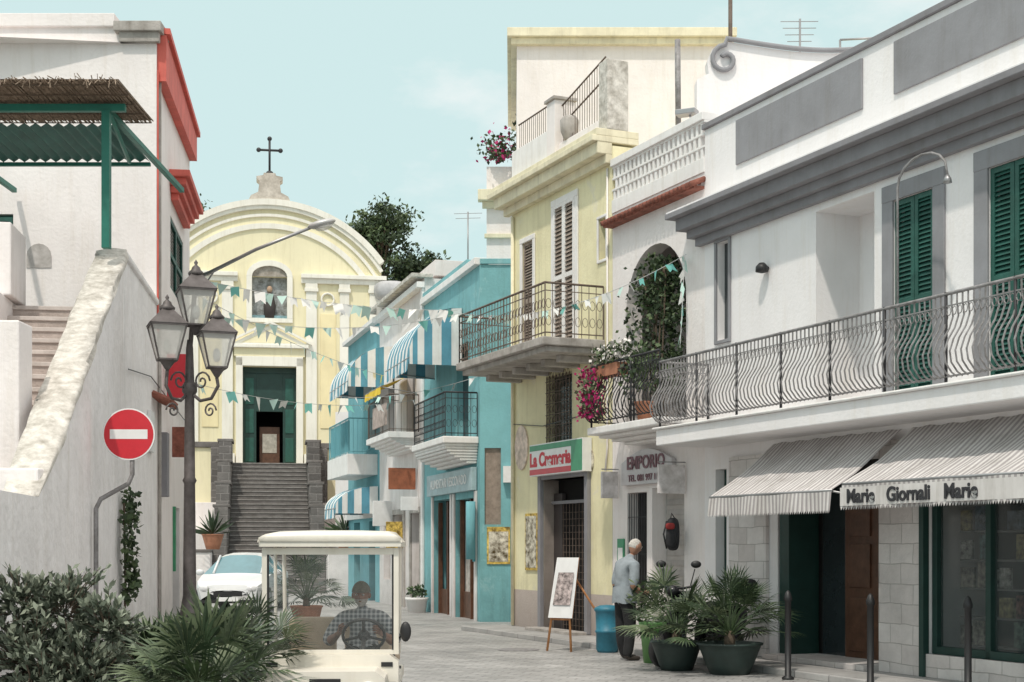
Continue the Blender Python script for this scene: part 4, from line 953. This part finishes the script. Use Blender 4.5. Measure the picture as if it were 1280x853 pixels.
b=grp('blue_rubbish_bin'); w=M('barrel',b); BL=mat('blue_plastic',(.03,.19,.28),.5,var=.25,scale=5); w.lathe((lx(759,22),22,0),[(.14,0),(.17,.05),(.17,.3),(.185,.31),(.185,.34),(.17,.35),(.18,.62),(.2,.64),(.2,.68),(.12,.72),(0,.73)],BL,18); w.done()
b=grp('easel_sign'); w=M('legs',b); D=22.3
eb=Frame((lx(700,D),D),(.85,-.5))
def ep(u,n,z): return eb.p(u,n,z)
w.tube([ep(-.16,.12,.005),ep(-.02,-.02,1.45)],.02,WOODL,5); w.tube([ep(.26,.12,.005),ep(.12,-.02,1.45)],.02,WOODL,5); w.tube([ep(.05,-.02,1.42),ep(.75,-.5,.09)],.018,WOODL,5); w.tube([ep(-.1,.07,.5),ep(.22,.07,.5)],.018,WOODL,5); w.done()
w=M('board',b)
bd=[(-.14,.13,.52),(.28,.13,.52),(.34,.02,1.45),(-.04,.02,1.45)]
w.quad(eb,bd,SIGNW); w.quad(eb,[(u,n-.02,z) for u,n,z in bd][::-1],WOODL)
w.quad(eb,[(-.06,.125,.72),(.24,.125,.72),(.28,.065,1.22),(.01,.065,1.22)],mat('menu_print',(.50,.42,.42),.7,var=.8,scale=14,detail=3)); w.done()
REDN=mat('red_nylon',(.35,.03,.03),.7,var=.2); NYL=mat('black_nylon',(.022,.022,.026),.85,var=.3,scale=8,bump=.4,bscale=14)
b=grp('hanging_backpack'); w=M('bag',b); cu=W.u(841,.2); c=Vector(W.p(cu,.2,W.z(841,668,.2)))
w.ell(c,(.10,.12,.25),NYL,16,12,None,.6); w.ell((c[0]-.04,c[1]-.10,c[2]-.08),(.08,.05,.12),NYL,14,10,None,.6); w.ell((c[0]-.05,c[1]-.10,c[2]+.12),(.07,.04,.05),REDN,14,10,None,.6)
w.tube([(c[0]-.03,c[1],c[2]+.24),(c[0]-.02,c[1],c[2]+.32),(c[0]+.03,c[1],c[2]+.24)],.01,NYL,5)
w.tube([(c[0]-.09,c[1]+.02,c[2]+.2),(c[0]-.14,c[1],c[2]),(c[0]-.09,c[1]+.02,c[2]-.22)],.014,NYL,5); w.done()
# scooter standing in front of the stone pier, seen behind the palms
b=grp('parked_scooter'); w=M('body',b); Q=Frame((lx(872,19.6),19.6),(.80,.60))
def q3(u,n,z): return Q.p(u,n,z)
SB=mat('scooter_black_paint',(.02,.02,.024),.25,var=.1); 
for u in (-.62,.62):
    w.tube([q3(u,-.05,.24),q3(u,.05,.24)],.24,BLACK,20); w.tube([q3(u,-.055,.24),q3(u,.055,.24)],.12,GREYM,14)
w.tube([q3(-.62,.0,.26),q3(-.50,0,.62),q3(-.40,0,1.02)],[.035,.05,.04],SB,8)
w.grid([[q3(-.50+.10*abs(v)-.0+.12*t,v*.19*(1-.25*t),.30+.72*t) for v in (-1,-.5,0,.5,1)] for t in (0,.25,.5,.75,1)],SB)
w.box(Q,-.42,.12,-.14,.14,.24,.30,SB)
w.grid([[q3(u,v*wd,z) for v,z in ((-1,zl),(-.9,zm),(-.5,zh),(0,zh+.02),(.5,zh),(.9,zm),(1,zl))] for u,wd,zl,zm,zh in ((.05,.12,.3,.5,.62),(.2,.17,.3,.6,.74),(.5,.17,.34,.62,.76),(.8,.12,.5,.64,.76),(.92,.05,.62,.68,.74))],SB)
w.ell(q3(.45,0,.80),(.32,.26,.06),NYL,14,8,Matrix.Rotation(.64,3,'Z')); w.ell(q3(.92,0,1.0),(.20,.19,.17),NYL,14,10,Matrix.Rotation(.64,3,'Z'),.7)
w.tube([q3(-.36,-.34,1.10),q3(-.40,-.15,1.06),q3(-.40,.15,1.06),q3(-.36,.34,1.10)],.018,BLACK,6); w.ell(q3(-.46,0,1.02),(.09,.09,.08),SB)
for s_ in (-1,1): w.tube([q3(-.38,s_*.25,1.08),q3(-.36,s_*.32,1.32)],.008,BLACK,5); w.ell(q3(-.36,s_*.34,1.38),(.07,.03,.05),BLACK)
w.done()
for (x,y) in ((-4.35,15.0),(-4.6,16.9)):
    b=grp('cafe_chair'); w=M('frame',b); 
    for dx in (-.2,.2):
        for dy in (-.2,.2): w.tube([(x+dx,y+dy,0),(x+dx*.9,y+dy*.9,.45)],.014,BLACK,6)
        w.tube([(x-.18,y+dx*.9,.45),(x-.26,y+dx*.9,.9)],.014,BLACK,6)
    w.box(Frame((x,y),(1,0)),-.21,.21,-.21,.21,.44,.475,WOOD); w.box(Frame((x-.25,y),(1,0)),-.015,.015,-.19,.19,.66,.88,WOOD); w.done()
def antenna(p,h,el=5):
    w=M('tv_antenna'); p=Vector(p); w.tube([p,p+Vector((0,0,h))],.02,GREYM,5)
    for i in range(el):
        z=h-.05-i*.12; w.tube([p+Vector((-.35+.04*i,0,z)),p+Vector((.35-.04*i,.1,z+.04))],.008,GREYM,4)
    w.done()
antenna((lx(1000,26),26,7),4.15); antenna((lx(1135,27),27,7),4.2,3); antenna((lx(585,36),36,8),2.0,2)
w=M('washing_line_frame'); w.tube([PX(1050,50,26),PX(1130,46,26)],.02,GREYM,5); w.tube([PX(1050,50,26),PX(1052,140,26)],.02,GREYM,5); w.done()
w=M('rooftop_terrace_block'); w.box(Frame((lx(1168,27),27),(1,0)),0,3,-3,0,7,11.2,WHITE2); w.done()
# ------------------------------------------------------------ bunting
def bunting(a,c,sag,n,sz=.17):
    m=M('festival_bunting'); a=Vector(a); c=Vector(c)
    P=[a.lerp(c,i/30)+Vector((0,0,-sag*4*(i/30)*(1-i/30))) for i in range(31)]
    m.tube(P,.006,CORD,4)
    for i in range(n):
        t=(i+.5+U(-.2,.2))/n; p=a.lerp(c,t)+Vector((0,0,-sag*4*t*(1-t))); d=(c-a).normalized()
        tw=Vector((U(-1,1),U(-1,1),U(-.2,.2))); dd=(d+tw*.7).normalized(); s=sz*U(.75,1.15); low=Vector((U(-.09,.09),U(-.09,.09),-s*U(.8,1.2)))
        mt=random.choice([FLW,FLW,FLT,FLB])
        if R()<.6: m.add([tuple(p-dd*s*.45),tuple(p+dd*s*.45),tuple(p+dd*s*.4+low),tuple(p+low*.65),tuple(p-dd*s*.45+low*.9)],[(0,1,2,3,4)],mt)
        else: m.add([tuple(p-dd*s*.5),tuple(p+dd*s*.5),tuple(p+low*1.1)],[(0,1,2)],mt)
    m.done()
ly=lambda px,py,D: tuple(PX(px,py,D))
bunting(ly(245,348,25.5),ly(572,388,27.3),.15,24,.2); bunting(ly(575,392,27.3),ly(858,318,21.7),.35,22,.16)
bunting(ly(245,368,26),ly(480,470,38),.15,18,.22); bunting(ly(245,480,26),ly(520,500,36),.25,20,.2)
bunting(ly(270,395,26),ly(575,392,27.3),.25,15,.18); bunting(ly(856,320,21.7),ly(850,435,21.6),.0,8,.15)
bunting(ly(415,495,40),ly(600,470,31),.2,12,.2)
# ------------------------------------------------------------ white car
b=grp('parked_car'); CW=mat('white_car_paint',(.72,.73,.74),.25,var=.04,spec=.6); CG=mat('car_windscreen',(.12,.26,.30),.06,var=.15,spec=.9)
w=M('body',b)
cx,cy=-6.9,35.0
st=[(-.05,.35,.55,.55,.45,.45,.55),(0,.72,.35,.62,.66,.60,.68),(.35,.84,.2,.62,.78,.70,.78),(1.05,.87,.18,.62,.92,.74,.90),(1.2,.87,.18,.62,.94,.72,.95),(1.95,.87,.18,.62,.95,.58,1.40),(2.5,.87,.18,.62,.95,.58,1.46),(3.3,.87,.18,.62,.95,.56,1.42),(4.0,.85,.2,.62,.94,.66,1.02),(4.3,.78,.3,.62,.88,.62,.9)]
Pg=[]
for y,wd,zb_,zm,zl,wr,zr_ in st:
    row=[(-wd*.9,zb_),(-wd,zm),(-wd*.98,zl),(-wr,max(zr_-.05,zl+.0)),(-wr*.6,zr_+.01),(0,zr_+.02),(wr*.6,zr_+.01),(wr,max(zr_-.05,zl)),(wd*.98,zl),(wd,zm),(wd*.9,zb_)]
    Pg.append([(cx+a,cy+y,z) for a,z in row])
c_=len(Pg[0])
for i in range(len(Pg)-1):
    for j in range(c_-1):
        glass=(4<=i<=7) and j in (2,7)
        if i==4 and 3<=j<=6: glass=True
        if i==7 and 3<=j<=6: glass=True
        w.add([Pg[i][j],Pg[i][j+1],Pg[i+1][j+1],Pg[i+1][j]],[(0,1,2,3)],CG if glass else CW,smooth=False)
w.add([p for p in Pg[0]],[tuple(range(c_))],CW); w.add([p for p in Pg[-1]],[tuple(range(c_))],CW)
CF_=Frame((cx,cy),(1,0))
for s_ in (-1,1):
    w.tube([(cx+s_*.60,cy+1.2,.96),(cx+s_*.58,cy+1.95,1.39)],.035,CW,6); w.ell((cx+s_*.55,cy+.03,.6),(.16,.08,.09),mat('headlamp',(.7,.7,.72),.1,var=.1)); w.ell((cx+s_*.98,cy+1.35,.98),(.11,.06,.08),CW)
w.box(CF_,-.35,.35,.02,.06,.42,.54,BLACK); w.box(CF_,-.26,.26,.06,.07,.3,.4,SIGNW); w.box(CF_,-.7,.7,-.1,.03,.25,.33,BLACK); w.done()
w=M('wheels',b)
for s_ in (-1,1):
    for yy in (.75,3.4): w.tube([(cx+s_*.68,cy+yy,.31),(cx+s_*.89,cy+yy,.31)],.31,BLACK,20); w.tube([(cx+s_*.87,cy+yy,.31),(cx+s_*.90,cy+yy,.31)],.2,GREYM,16)
w.done()
# ------------------------------------------------------------ golf cart
b=grp('golf_cart'); C=Frame((-1.60,12.7),(math.cos(.05),math.sin(.05)))
CWH=mat('cart_cream_paint',(.76,.72,.64),.4,var=.08,scale=3,streak=.08); SEAT=mat('beige_vinyl',(.50,.40,.30),.6,var=.12,scale=6,bump=.15); CGL=mat('cart_windscreen',(.7,.75,.75),.04,alpha=.035,var=.02,spec=.3)
w=M('roof',b)
P=[]
for i,(n,zc_) in enumerate([(.08,1.655),(.10,1.69),(.02,1.72),(-.3,1.735),(-.9,1.745),(-1.5,1.73),(-1.75,1.70),(-1.78,1.65)]):
    row=[]
    ins=[0,.0,.05,.07,.07,.07,.04,0][i]
    for u,dz in ((-.63+ins,-.045),(-.62+ins,-.0),(-.55+ins,.012),(-.2,.02),(.2,.02),(.55-ins,.012),(.62-ins,0),(.63-ins,-.045)):
        row.append(C.p(u,n,zc_+(dz if i not in (0,7) else 0)))
    P.append(row)
w.grid(P,CWH); w.box(C,-.62,.62,-1.76,.07,1.61,1.655,CWH); w.done()
w=M('front_frame',b,bevel=.008)
w.box(C,-.60,-.555,-.04,.02,.66,1.6,CWH); w.box(C,.555,.60,-.04,.02,.66,1.6,CWH); w.box(C,-.555,.555,-.035,.015,1.54,1.60,CWH); w.box(C,-.555,.555,-.035,.015,.66,.70,CWH)
w.box(C,-.55,.55,-.012,-.008,.70,1.54,CGL)
w.box(C,-.555,-.54,-.02,.018,.70,1.54,BLACK); w.box(C,.54,.555,-.02,.018,.70,1.54,BLACK)
for s_ in (-1,1):
    w.tube([C.p(s_*.56,-1.55,.6),C.p(s_*.57,-1.5,1.62)],.02,CWH,8); w.tube([C.p(s_*.58,-.9,.6),C.p(s_*.58,-.85,1.62)],.016,CWH,8)
w.done()
w=M('body',b,bevel=.03)
w.prism(C,[(-.6,.3),(.6,.3),(.6,.60),(.52,.66),(-.52,.66),(-.6,.60)],-.15,.12,CWH)
w.prism(C,[(-.5,.28),(.5,.28),(.5,.5),(.42,.56),(-.42,.56),(-.5,.5)],.12,.62,CWH)
w.box(C,-.56,.56,-.28,-.15,.56,.67,BLACK)
w.box(C,-.55,.55,-1.9,-.1,.24,.32,BLACK); w.box(C,-.6,.6,-1.9,-.85,.3,.42,CWH); w.box(C,-.45,.45,.62,.68,.28,.36,BLACK)
w.done()
w=M('headlights',b)
for s_ in (-1,1): w.ell(C.p(s_*.36,.62,.42),(.08,.04,.06),mat('cart_lamp',(.75,.75,.72),.15)); w.box(C,s_*.5-.05,s_*.5+.05,.115,.13,.56,.60,BLACK)
w.box(C,-.13,.13,.625,.63,.42,.5,BLACK)
w.done()
w=M('seats',b,bevel=.035)
w.box(C,-.56,-.03,-1.25,-.8,.42,.53,SEAT); w.box(C,.03,.56,-1.25,-.8,.42,.53,SEAT); w.box(C,-.50,-.04,-1.36,-1.26,.58,.93,SEAT); w.box(C,.04,.50,-1.36,-1.26,.58,.93,SEAT); w.box(C,-.56,.56,-1.9,-1.45,.45,.55,SEAT); w.done()
w=M('steering_wheel',b); sc=Vector(C.p(.27,-.42,.80)); ax=Vector((C.n[0]*-.8,C.n[1]*-.8,.6)); t1=Vector((C.e[0],C.e[1],0)); t2=ax.cross(t1).normalized()
w.tube([sc+t1*.19*math.cos(a)+t2*.19*math.sin(a) for a in [i*math.pi/12 for i in range(25)]],.015,BLACK,8); w.tube([sc,Vector(C.p(.27,-.15,.58))],.02,BLACK,8)
for a in (0.3,2.84,-1.57): w.tube([sc,sc+t1*.19*math.cos(a)+t2*.19*math.sin(a)],.014,BLACK,5)
w.ell(sc,(.055,.05,.055),BLACK); w.done()
w=M('mirror',b); w.ell(C.p(.66,.02,.86),(.05,.03,.09),BLACK); w.tube([C.p(.6,0,.8),C.p(.66,.02,.86)],.01,BLACK); w.done()
w=M('wheels',b)
for s_ in (-1,1):
    for n in (.28,-1.45):
        w.tube([C.p(s_*.42,n,.22),C.p(s_*.58,n,.22)],.22,BLACK,20); w.tube([C.p(s_*.57,n,.22),C.p(s_*.59,n,.22)],.11,GREYM,14)
w.done()
# ------------------------------------------------------------ people
def figure(name,parent,F,V,E,mats,root=0,sub=2,dz=0):
    names=list(V); idx={k:i for i,k in enumerate(names)}
    me=bpy.data.meshes.new(name+'_skel'); pts=[F.p(V[k][0],V[k][1],V[k][2]+dz) for k in names]
    me.from_pydata(pts,[(idx[a],idx[b_]) for a,b_,_ in E],[])
    o=bpy.data.objects.new(name+'_skel',me); bpy.context.scene.collection.objects.link(o)
    o.modifiers.new('s','SKIN')
    sv=me.skin_vertices[0].data
    for i,k in enumerate(names):
        v=V[k]; sv[i].radius=(v[3],v[4] if len(v)>4 else v[3]); sv[i].use_root=(i==root)
    ss=o.modifiers.new('sub','SUBSURF'); ss.levels=sub; ss.render_levels=sub
    dg=bpy.context.evaluated_depsgraph_get(); dg.update(); ev=o.evaluated_get(dg)
    nm=bpy.data.meshes.new_from_object(ev); nm.name=name
    bpy.data.objects.remove(o)
    nm.materials.clear()
    for m_ in mats: nm.materials.append(m_)
    seg=[(Vector(pts[idx[a]]),Vector(pts[idx[b_]]),k,(V[a][3]+V[b_][3])/2) for a,b_,k in E]
    for p in nm.polygons:
        c=p.center; best=1e9
        for a,b_,k,r in seg:
            d=b_-a; t=max(0,min(1,(c-a).dot(d)/max(d.length_squared,1e-9))); ds=(c-a-d*t).length-r*.9
            if ds<best: best=ds; bk=k
        p.material_index=bk; p.use_smooth=True
    no=bpy.data.objects.new(name,nm); bpy.context.scene.collection.objects.link(no); no.parent=parent
    return no
def head(parent,F,c,fwd,skin,hair,cap=None,beard=None,tilt=0,s=1.0):
    f=Vector((fwd[0],fwd[1],0)).normalized(); f=(f*math.cos(tilt)+Vector((0,0,math.sin(tilt)))); l=Vector((0,0,1)).cross(f).normalized(); up=f.cross(l)
    c=Vector(c); m=M('head',parent); nu,nv=28,22
    def surf(th,ph):
        z=math.cos(th); x=math.sin(th)*math.cos(ph); y=math.sin(th)*math.sin(ph)
        X=x*.098; Y=y*.076; Z=z*.118
        if z<0: Y*=1-.28*(-z)**1.2; X*= (1-.12*(-z)) if x>0 else (1-.42*(-z))
        if x<0: X*=1.05
        if x>.3:
            X+=.026*math.exp(-((y/.16)**2+((z+.12)/.16)**2))
            X+=.008*math.exp(-((y/.5)**2+((z-.22)/.1)**2))
            for sy in (-1,1): X-=.012*math.exp(-(((y-sy*.36)/.16)**2+((z-.05)/.10)**2))
            X+=.007*math.exp(-((y/.28)**2+((z+.48)/.07)**2))
            X+=.014*math.exp(-((y/.3)**2+((z+.82)/.18)**2))
        return X,Y,Z
    vs=[]
    for i in range(nv+1):
        for j in range(nu):
            X,Y,Z=surf(math.pi*i/nv,2*math.pi*j/nu); vs.append(tuple(c+(f*X+l*Y+up*Z)*s))
    for i in range(nv):
        for j in range(nu):
            th=math.pi*(i+.5)/nv; ph=2*math.pi*(j+.5)/nu; x=math.sin(th)*math.cos(ph); z=math.cos(th); y=math.sin(th)*math.sin(ph)
            mt=skin
            if z>.62 or (x<.1 and z>-.30 and not(abs(y)>.75 and z<.15 and x>-.2)): mt=hair
            if beard and x>-.1 and z<-.25 and not (abs(y)<.25 and -.52<z<-.42): mt=beard
            q=(i*nu+j,(i+1)*nu+j,(i+1)*nu+(j+1)%nu,i*nu+(j+1)%nu)
            m.add([vs[k] for k in q],[(0,1,2,3)],mt,smooth=False)
    for sy in (-1,1):
        m.ell(c+(f*.0+l*sy*.078+up*-.005)*s,(.016*s,.012*s,.03*s),skin,8,6)
        m.ell(c+(f*.083+l*sy*.03+up*.008)*s,(.013*s,.013*s,.009*s),mat('eye_white',(.7,.7,.68),.3),8,6); m.ell(c+(f*.094+l*sy*.03+up*.008)*s,(.006*s,.006*s,.006*s),BLACK,8,6)
        m.tube([c+(f*.096+l*sy*.012+up*.03)*s,c+(f*.092+l*sy*.045+up*.03)*s],.005*s,hair,5)
    if cap:
        P=[]
        for i in range(7):
            th=math.pi/2*.86*i/6; row=[]
            for j in range(24):
                ph=2*math.pi*j/24; bl=1.14+.06*math.sin(th*2)
                v=f*(.098*bl*math.sin(th)*math.cos(ph))+l*(.076*bl*1.05*math.sin(th)*math.sin(ph))+up*(.124*1.08*math.cos(th)+.0); row.append(c+v*s)
            P.append(row)
        m.grid(P,cap,closed=True)
        m.grid([[c+(f*.095+l*y*.07+up*.045-f*abs(y)*.03)*s for y in (-1,-.5,0,.5,1)],[c+(f*(.15-abs(y)*.05)+l*y*.06+up*.03)*s for y in (-1,-.5,0,.5,1)]],cap)
    return m.done()
def hand(m,wr,d,side,pn,skin,curl=.6,thumb=1):
    wr=Vector(wr); d=Vector(d).normalized(); side=Vector(side).normalized(); pn=Vector(pn).normalized()
    pe=wr+d*.085
    P=[]
    for t,wd,th in ((0,.027,.02),(.3,.034,.02),(.7,.042,.018),(1.0,.040,.014)):
        q=wr+d*.09*t; P.append([q+side*wd*math.cos(a)+pn*th*math.sin(a) for a in [i*math.pi/5 for i in range(10)]])
    m.grid(P,skin,closed=True)
    for i,ln in enumerate((.068,.078,.072,.056)):
        o=pe+side*(.03-.02*i)*thumb; p1=o+(d*math.cos(curl*.5)+pn*math.sin(curl*.5))*ln*.45; p2=p1+(d*math.cos(curl*1.4)+pn*math.sin(curl*1.4))*ln*.32; p3=p2+(d*math.cos(curl*2.2)+pn*math.sin(curl*2.2))*ln*.25
        m.tube([o-d*.01,p1,p2,p3],[.0095,.009,.008,.006],skin,7)
    o=wr+d*.03+side*.03*thumb; m.tube([o,o+(d*.6+side*.8*thumb)*.035,o+(d*.9+side*.6*thumb+pn*.5)*.06],[.012,.010,.007],skin,7)
SK=mat('tanned_skin',(.40,.21,.14),.55,var=.1,scale=9); SKD=mat('dark_tanned_skin',(.20,.095,.06),.5,var=.15,scale=9)
HAIRW=mat('white_hair',(.58,.55,.52),.9,var=.3,scale=40); BEARD=mat('grey_beard',(.42,.39,.37),.9,var=.4,scale=50)
SHIRT=mat('grey_blue_tshirt',(.30,.34,.375),.9,var=.2,scale=7,bump=.6,bscale=12); TROU=mat('black_trousers',(.018,.018,.02),.9,var=.2,scale=8,bump=.4,bscale=12); SHOE=mat('dark_shoe',(.05,.04,.035),.6,var=.2)
PLAID=checkmat('plaid_shirt',(.10,.11,.12),(.45,.45,.45),150); CAPM=mat('olive_cap',(.12,.11,.085),.9,var=.2,scale=20)
b=grp('elderly_man'); Dm=20.45; hb=Frame((lx(781,Dm),Dm),(.90,.43))
V={'pelvis':(0,0,.92,.155,.165),'waist':(.015,0,1.06,.165,.175),'chest':(.03,0,1.24,.15,.185),'upchest':(.045,0,1.37,.105,.15),'neck':(.085,0,1.45,.06),'neck2':(.125,0,1.52,.055)}
E=[('pelvis','waist',0),('waist','chest',0),('chest','upchest',0),('upchest','neck',0),('neck','neck2',2)]
for s_,t in ((1,'R'),(-1,'L')):
    V.update({'sh'+t:(.04,s_*.19,1.36,.08),'ua'+t:(.02,s_*.24,1.22,.078),'slv'+t:(.0,s_*.25,1.11,.078),'el'+t:(-.01,s_*.255,1.05,.047),'fa'+t:(.12,s_*.23,.98,.042),'wr'+t:(.24,s_*.17,.97,.028)})
    E+=[('upchest','sh'+t,0),('sh'+t,'ua'+t,0),('ua'+t,'slv'+t,0),('slv'+t,'el'+t,2),('el'+t,'fa'+t,2),('fa'+t,'wr'+t,2)]
    V.update({'hip'+t:(.0,s_*.09,.84,.12),'th'+t:(.015,s_*.10,.66,.105),'kn'+t:(.03 if s_>0 else .0,s_*.105,.48,.088),'cf'+t:(.01,s_*.11,.28,.082),'an'+t:(-.02 if s_>0 else .06,s_*.115,.11,.078),'he'+t:(-.03 if s_>0 else .05,s_*.115,.045,.045),'to'+t:(.18 if s_>0 else .26,s_*.125,.035,.035)})
    E+=[('pelvis','hip'+t,1),('hip'+t,'th'+t,1),('th'+t,'kn'+t,1),('kn'+t,'cf'+t,1),('cf'+t,'an'+t,1),('an'+t,'he'+t,3),('he'+t,'to'+t,3)]
figure('body',b,hb,V,E,[SHIRT,TROU,SK,SHOE])
hd=hb.p(.165,0,1.615); head(b,hb,hd,(hb.e[0],hb.e[1]),SK,HAIRW,tilt=-.35)
w=M('hands_and_letters',b)
e3=Vector((hb.e[0],hb.e[1],0)); n3=Vector((hb.n[0],hb.n[1],0))
hand(w,hb.p(.24,.17,.97),e3*.9-n3*.35+Vector((0,0,-.1)),Vector((0,0,1)),-n3,SK,.7); hand(w,hb.p(.24,-.17,.97),e3*.9+n3*.35+Vector((0,0,-.1)),Vector((0,0,1)),n3,SK,.7)
w.add([tuple(Vector(hb.p(.31,.1,.92))),tuple(Vector(hb.p(.43,.0,.94))),tuple(Vector(hb.p(.41,.0,1.12))),tuple(Vector(hb.p(.29,.1,1.10)))],[(0,1,2,3)],SIGNW)
w.done()
w=M('shirt_hem',b); P=[]
for z,k in ((1.05,.98),(.96,1.02),(.88,1.05),(.82,1.06)):
    P.append([hb.p(.165*k*math.cos(a)+.0,.20*k*math.sin(a),z+.012*math.sin(a*5)) for a in [i*math.pi/12 for i in range(24)]])
w.grid(P,SHIRT,closed=True); w.done()
d=grp('cart_driver'); DF=Frame(C.p(.23,-1.0,0)[:2],C.e); DZ=-.09
V={'pelvis':(0,-.02,.68,.135,.12),'waist':(.0,-.03,.80,.14,.12),'chest':(.0,.0,.95,.16,.12),'upchest':(.0,.02,1.04,.12,.09),'neck':(.0,.04,1.10,.058),'neck2':(-.005,.06,1.15,.053)}
E=[('pelvis','waist',0),('waist','chest',0),('chest','upchest',0),('upchest','neck',0),('neck','neck2',2)]
for s_,t in ((1,'R'),(-1,'L')):
    V.update({'sh'+t:(s_*.18,.02,1.03,.075),'ua'+t:(s_*.27,.06,.92,.070),'el'+t:(s_*.32,.14,.82,.062),'slv'+t:(s_*.29,.24,.82,.055),'fa'+t:(s_*.24,.34,.86,.038),'wr'+t:(s_*.20,.44,.90,.027)})
    E+=[('upchest','sh'+t,0),('sh'+t,'ua'+t,0),('ua'+t,'el'+t,0),('el'+t,'slv'+t,0),('slv'+t,'fa'+t,2),('fa'+t,'wr'+t,2)]
    V.update({'hip'+t:(s_*.10,.06,.66,.09),'th'+t:(s_*.14,.25,.68,.08),'kn'+t:(s_*.16,.43,.67,.062),'cf'+t:(s_*.15,.47,.55,.055),'an'+t:(s_*.14,.50,.48,.045),'he'+t:(s_*.14,.49,.455,.04),'to'+t:(s_*.15,.66,.445,.032)})
    E+=[('pelvis','hip'+t,1),('hip'+t,'th'+t,1),('th'+t,'kn'+t,1),('kn'+t,'cf'+t,1),('cf'+t,'an'+t,1),('an'+t,'he'+t,3),('he'+t,'to'+t,3)]
figure('body',d,DF,V,E,[PLAID,TROU,SKD,SHOE],dz=DZ)
head(d,DF,DF.p(-.01,.09,1.245+DZ),(C.n[0]-.1,C.n[1]),SKD,BEARD,cap=CAPM,beard=BEARD,tilt=-.05)
w=M('hands',d); nn=Vector((C.n[0],C.n[1],0)); ee=Vector((C.e[0],C.e[1],0))
hand(w,DF.p(.20,.44,.90+DZ),nn*.7-ee*.2+Vector((0,0,.3)),Vector((0,0,1)),-ee,SKD,.9); hand(w,DF.p(-.20,.44,.90+DZ),nn*.7+ee*.2+Vector((0,0,.3)),Vector((0,0,1)),ee,SKD,.9)
w.done()
# ------------------------------------------------------------ world, sun, camera
SE,SAZ=math.radians(58),math.radians(-160)
sd=Vector((math.sin(SAZ)*math.cos(SE),math.cos(SAZ)*math.cos(SE),math.sin(SE)))
wd=bpy.data.worlds.new("World"); bpy.context.scene.world=wd; wd.use_nodes=True; nt=wd.node_tree; N=nt.nodes; L=nt.links
bg=N['Background']; sky=N.new('ShaderNodeTexSky'); sky.sky_type='NISHITA'; sky.sun_disc=False; sky.sun_elevation=SE; sky.sun_rotation=SAZ; sky.air_density=1.0; sky.dust_density=2.0
tc=N.new('ShaderNodeTexCoord'); mp=N.new('ShaderNodeMapping'); mp.inputs['Scale'].default_value=(1.6,1.6,3.4); mp.inputs['Location'].default_value=(.35,.2,.1); L.new(tc.outputs['Generated'],mp.inputs['Vector'])
nz=N.new('ShaderNodeTexNoise'); nz.inputs['Scale'].default_value=2.2; nz.inputs['Detail'].default_value=10; nz.inputs['Roughness'].default_value=.58; L.new(mp.outputs[0],nz.inputs['Vector'])
sp_=N.new('ShaderNodeSeparateXYZ'); L.new(tc.outputs['Generated'],sp_.inputs[0])
ma=N.new('ShaderNodeMath'); ma.operation='MULTIPLY_ADD'; ma.inputs[1].default_value=.5; L.new(sp_.outputs['X'],ma.inputs[0]); L.new(nz.outputs['Fac'],ma.inputs[2])
rp=N.new('ShaderNodeValToRGB'); rp.color_ramp.elements[0].position=.47; rp.color_ramp.elements[0].color=(0,0,0,1); rp.color_ramp.elements[1].position=.63; rp.color_ramp.elements[1].color=(1,1,1,1); L.new(ma.outputs[0],rp.inputs['Fac'])
hz=N.new('ShaderNodeMix'); hz.data_type='RGBA'; hz.inputs['Factor'].default_value=.9; hz.inputs['B'].default_value=(6.9,8.9,8.8,1); L.new(sky.outputs[0],hz.inputs['A'])
mx=N.new('ShaderNodeMix'); mx.data_type='RGBA'; mx.inputs['B'].default_value=(9.1,9.5,9.4,1); L.new(rp.outputs[0],mx.inputs['Factor']); L.new(hz.outputs['Result'],mx.inputs['A'])
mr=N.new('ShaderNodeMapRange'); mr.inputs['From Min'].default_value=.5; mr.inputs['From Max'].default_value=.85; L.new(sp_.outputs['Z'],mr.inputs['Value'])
mz=N.new('ShaderNodeMix'); mz.data_type='RGBA'; mz.inputs['B'].default_value=(15.0,14.6,14.0,1); L.new(mr.outputs[0],mz.inputs['Factor']); L.new(mx.outputs['Result'],mz.inputs['A'])  # extra brightness added to the unseen sky overhead to lift ambient light
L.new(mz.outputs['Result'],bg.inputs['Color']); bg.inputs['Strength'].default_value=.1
sl=bpy.data.lights.new('sun','SUN'); sl.energy=2.35; sl.angle=math.radians(1.5); sl.color=(1,.93,.83); so=bpy.data.objects.new('sun',sl); bpy.context.scene.collection.objects.link(so)
so.rotation_euler=sd.to_track_quat('Z','Y').to_euler(); so.location=(0,-10,30)
cam=bpy.data.cameras.new('camera'); co=bpy.data.objects.new('camera',cam); bpy.context.scene.collection.objects.link(co); bpy.context.scene.camera=co
co.location=(0,0,CH); co.rotation_euler=(math.pi/2,0,0); cam.lens=FOC/1280*36; cam.sensor_width=36; cam.shift_y=(HZ-426.5)/1280; cam.clip_end=1500
sc_=bpy.context.scene; sc_.view_settings.view_transform='Standard'; sc_.view_settings.look='None'; sc_.view_settings.exposure=0
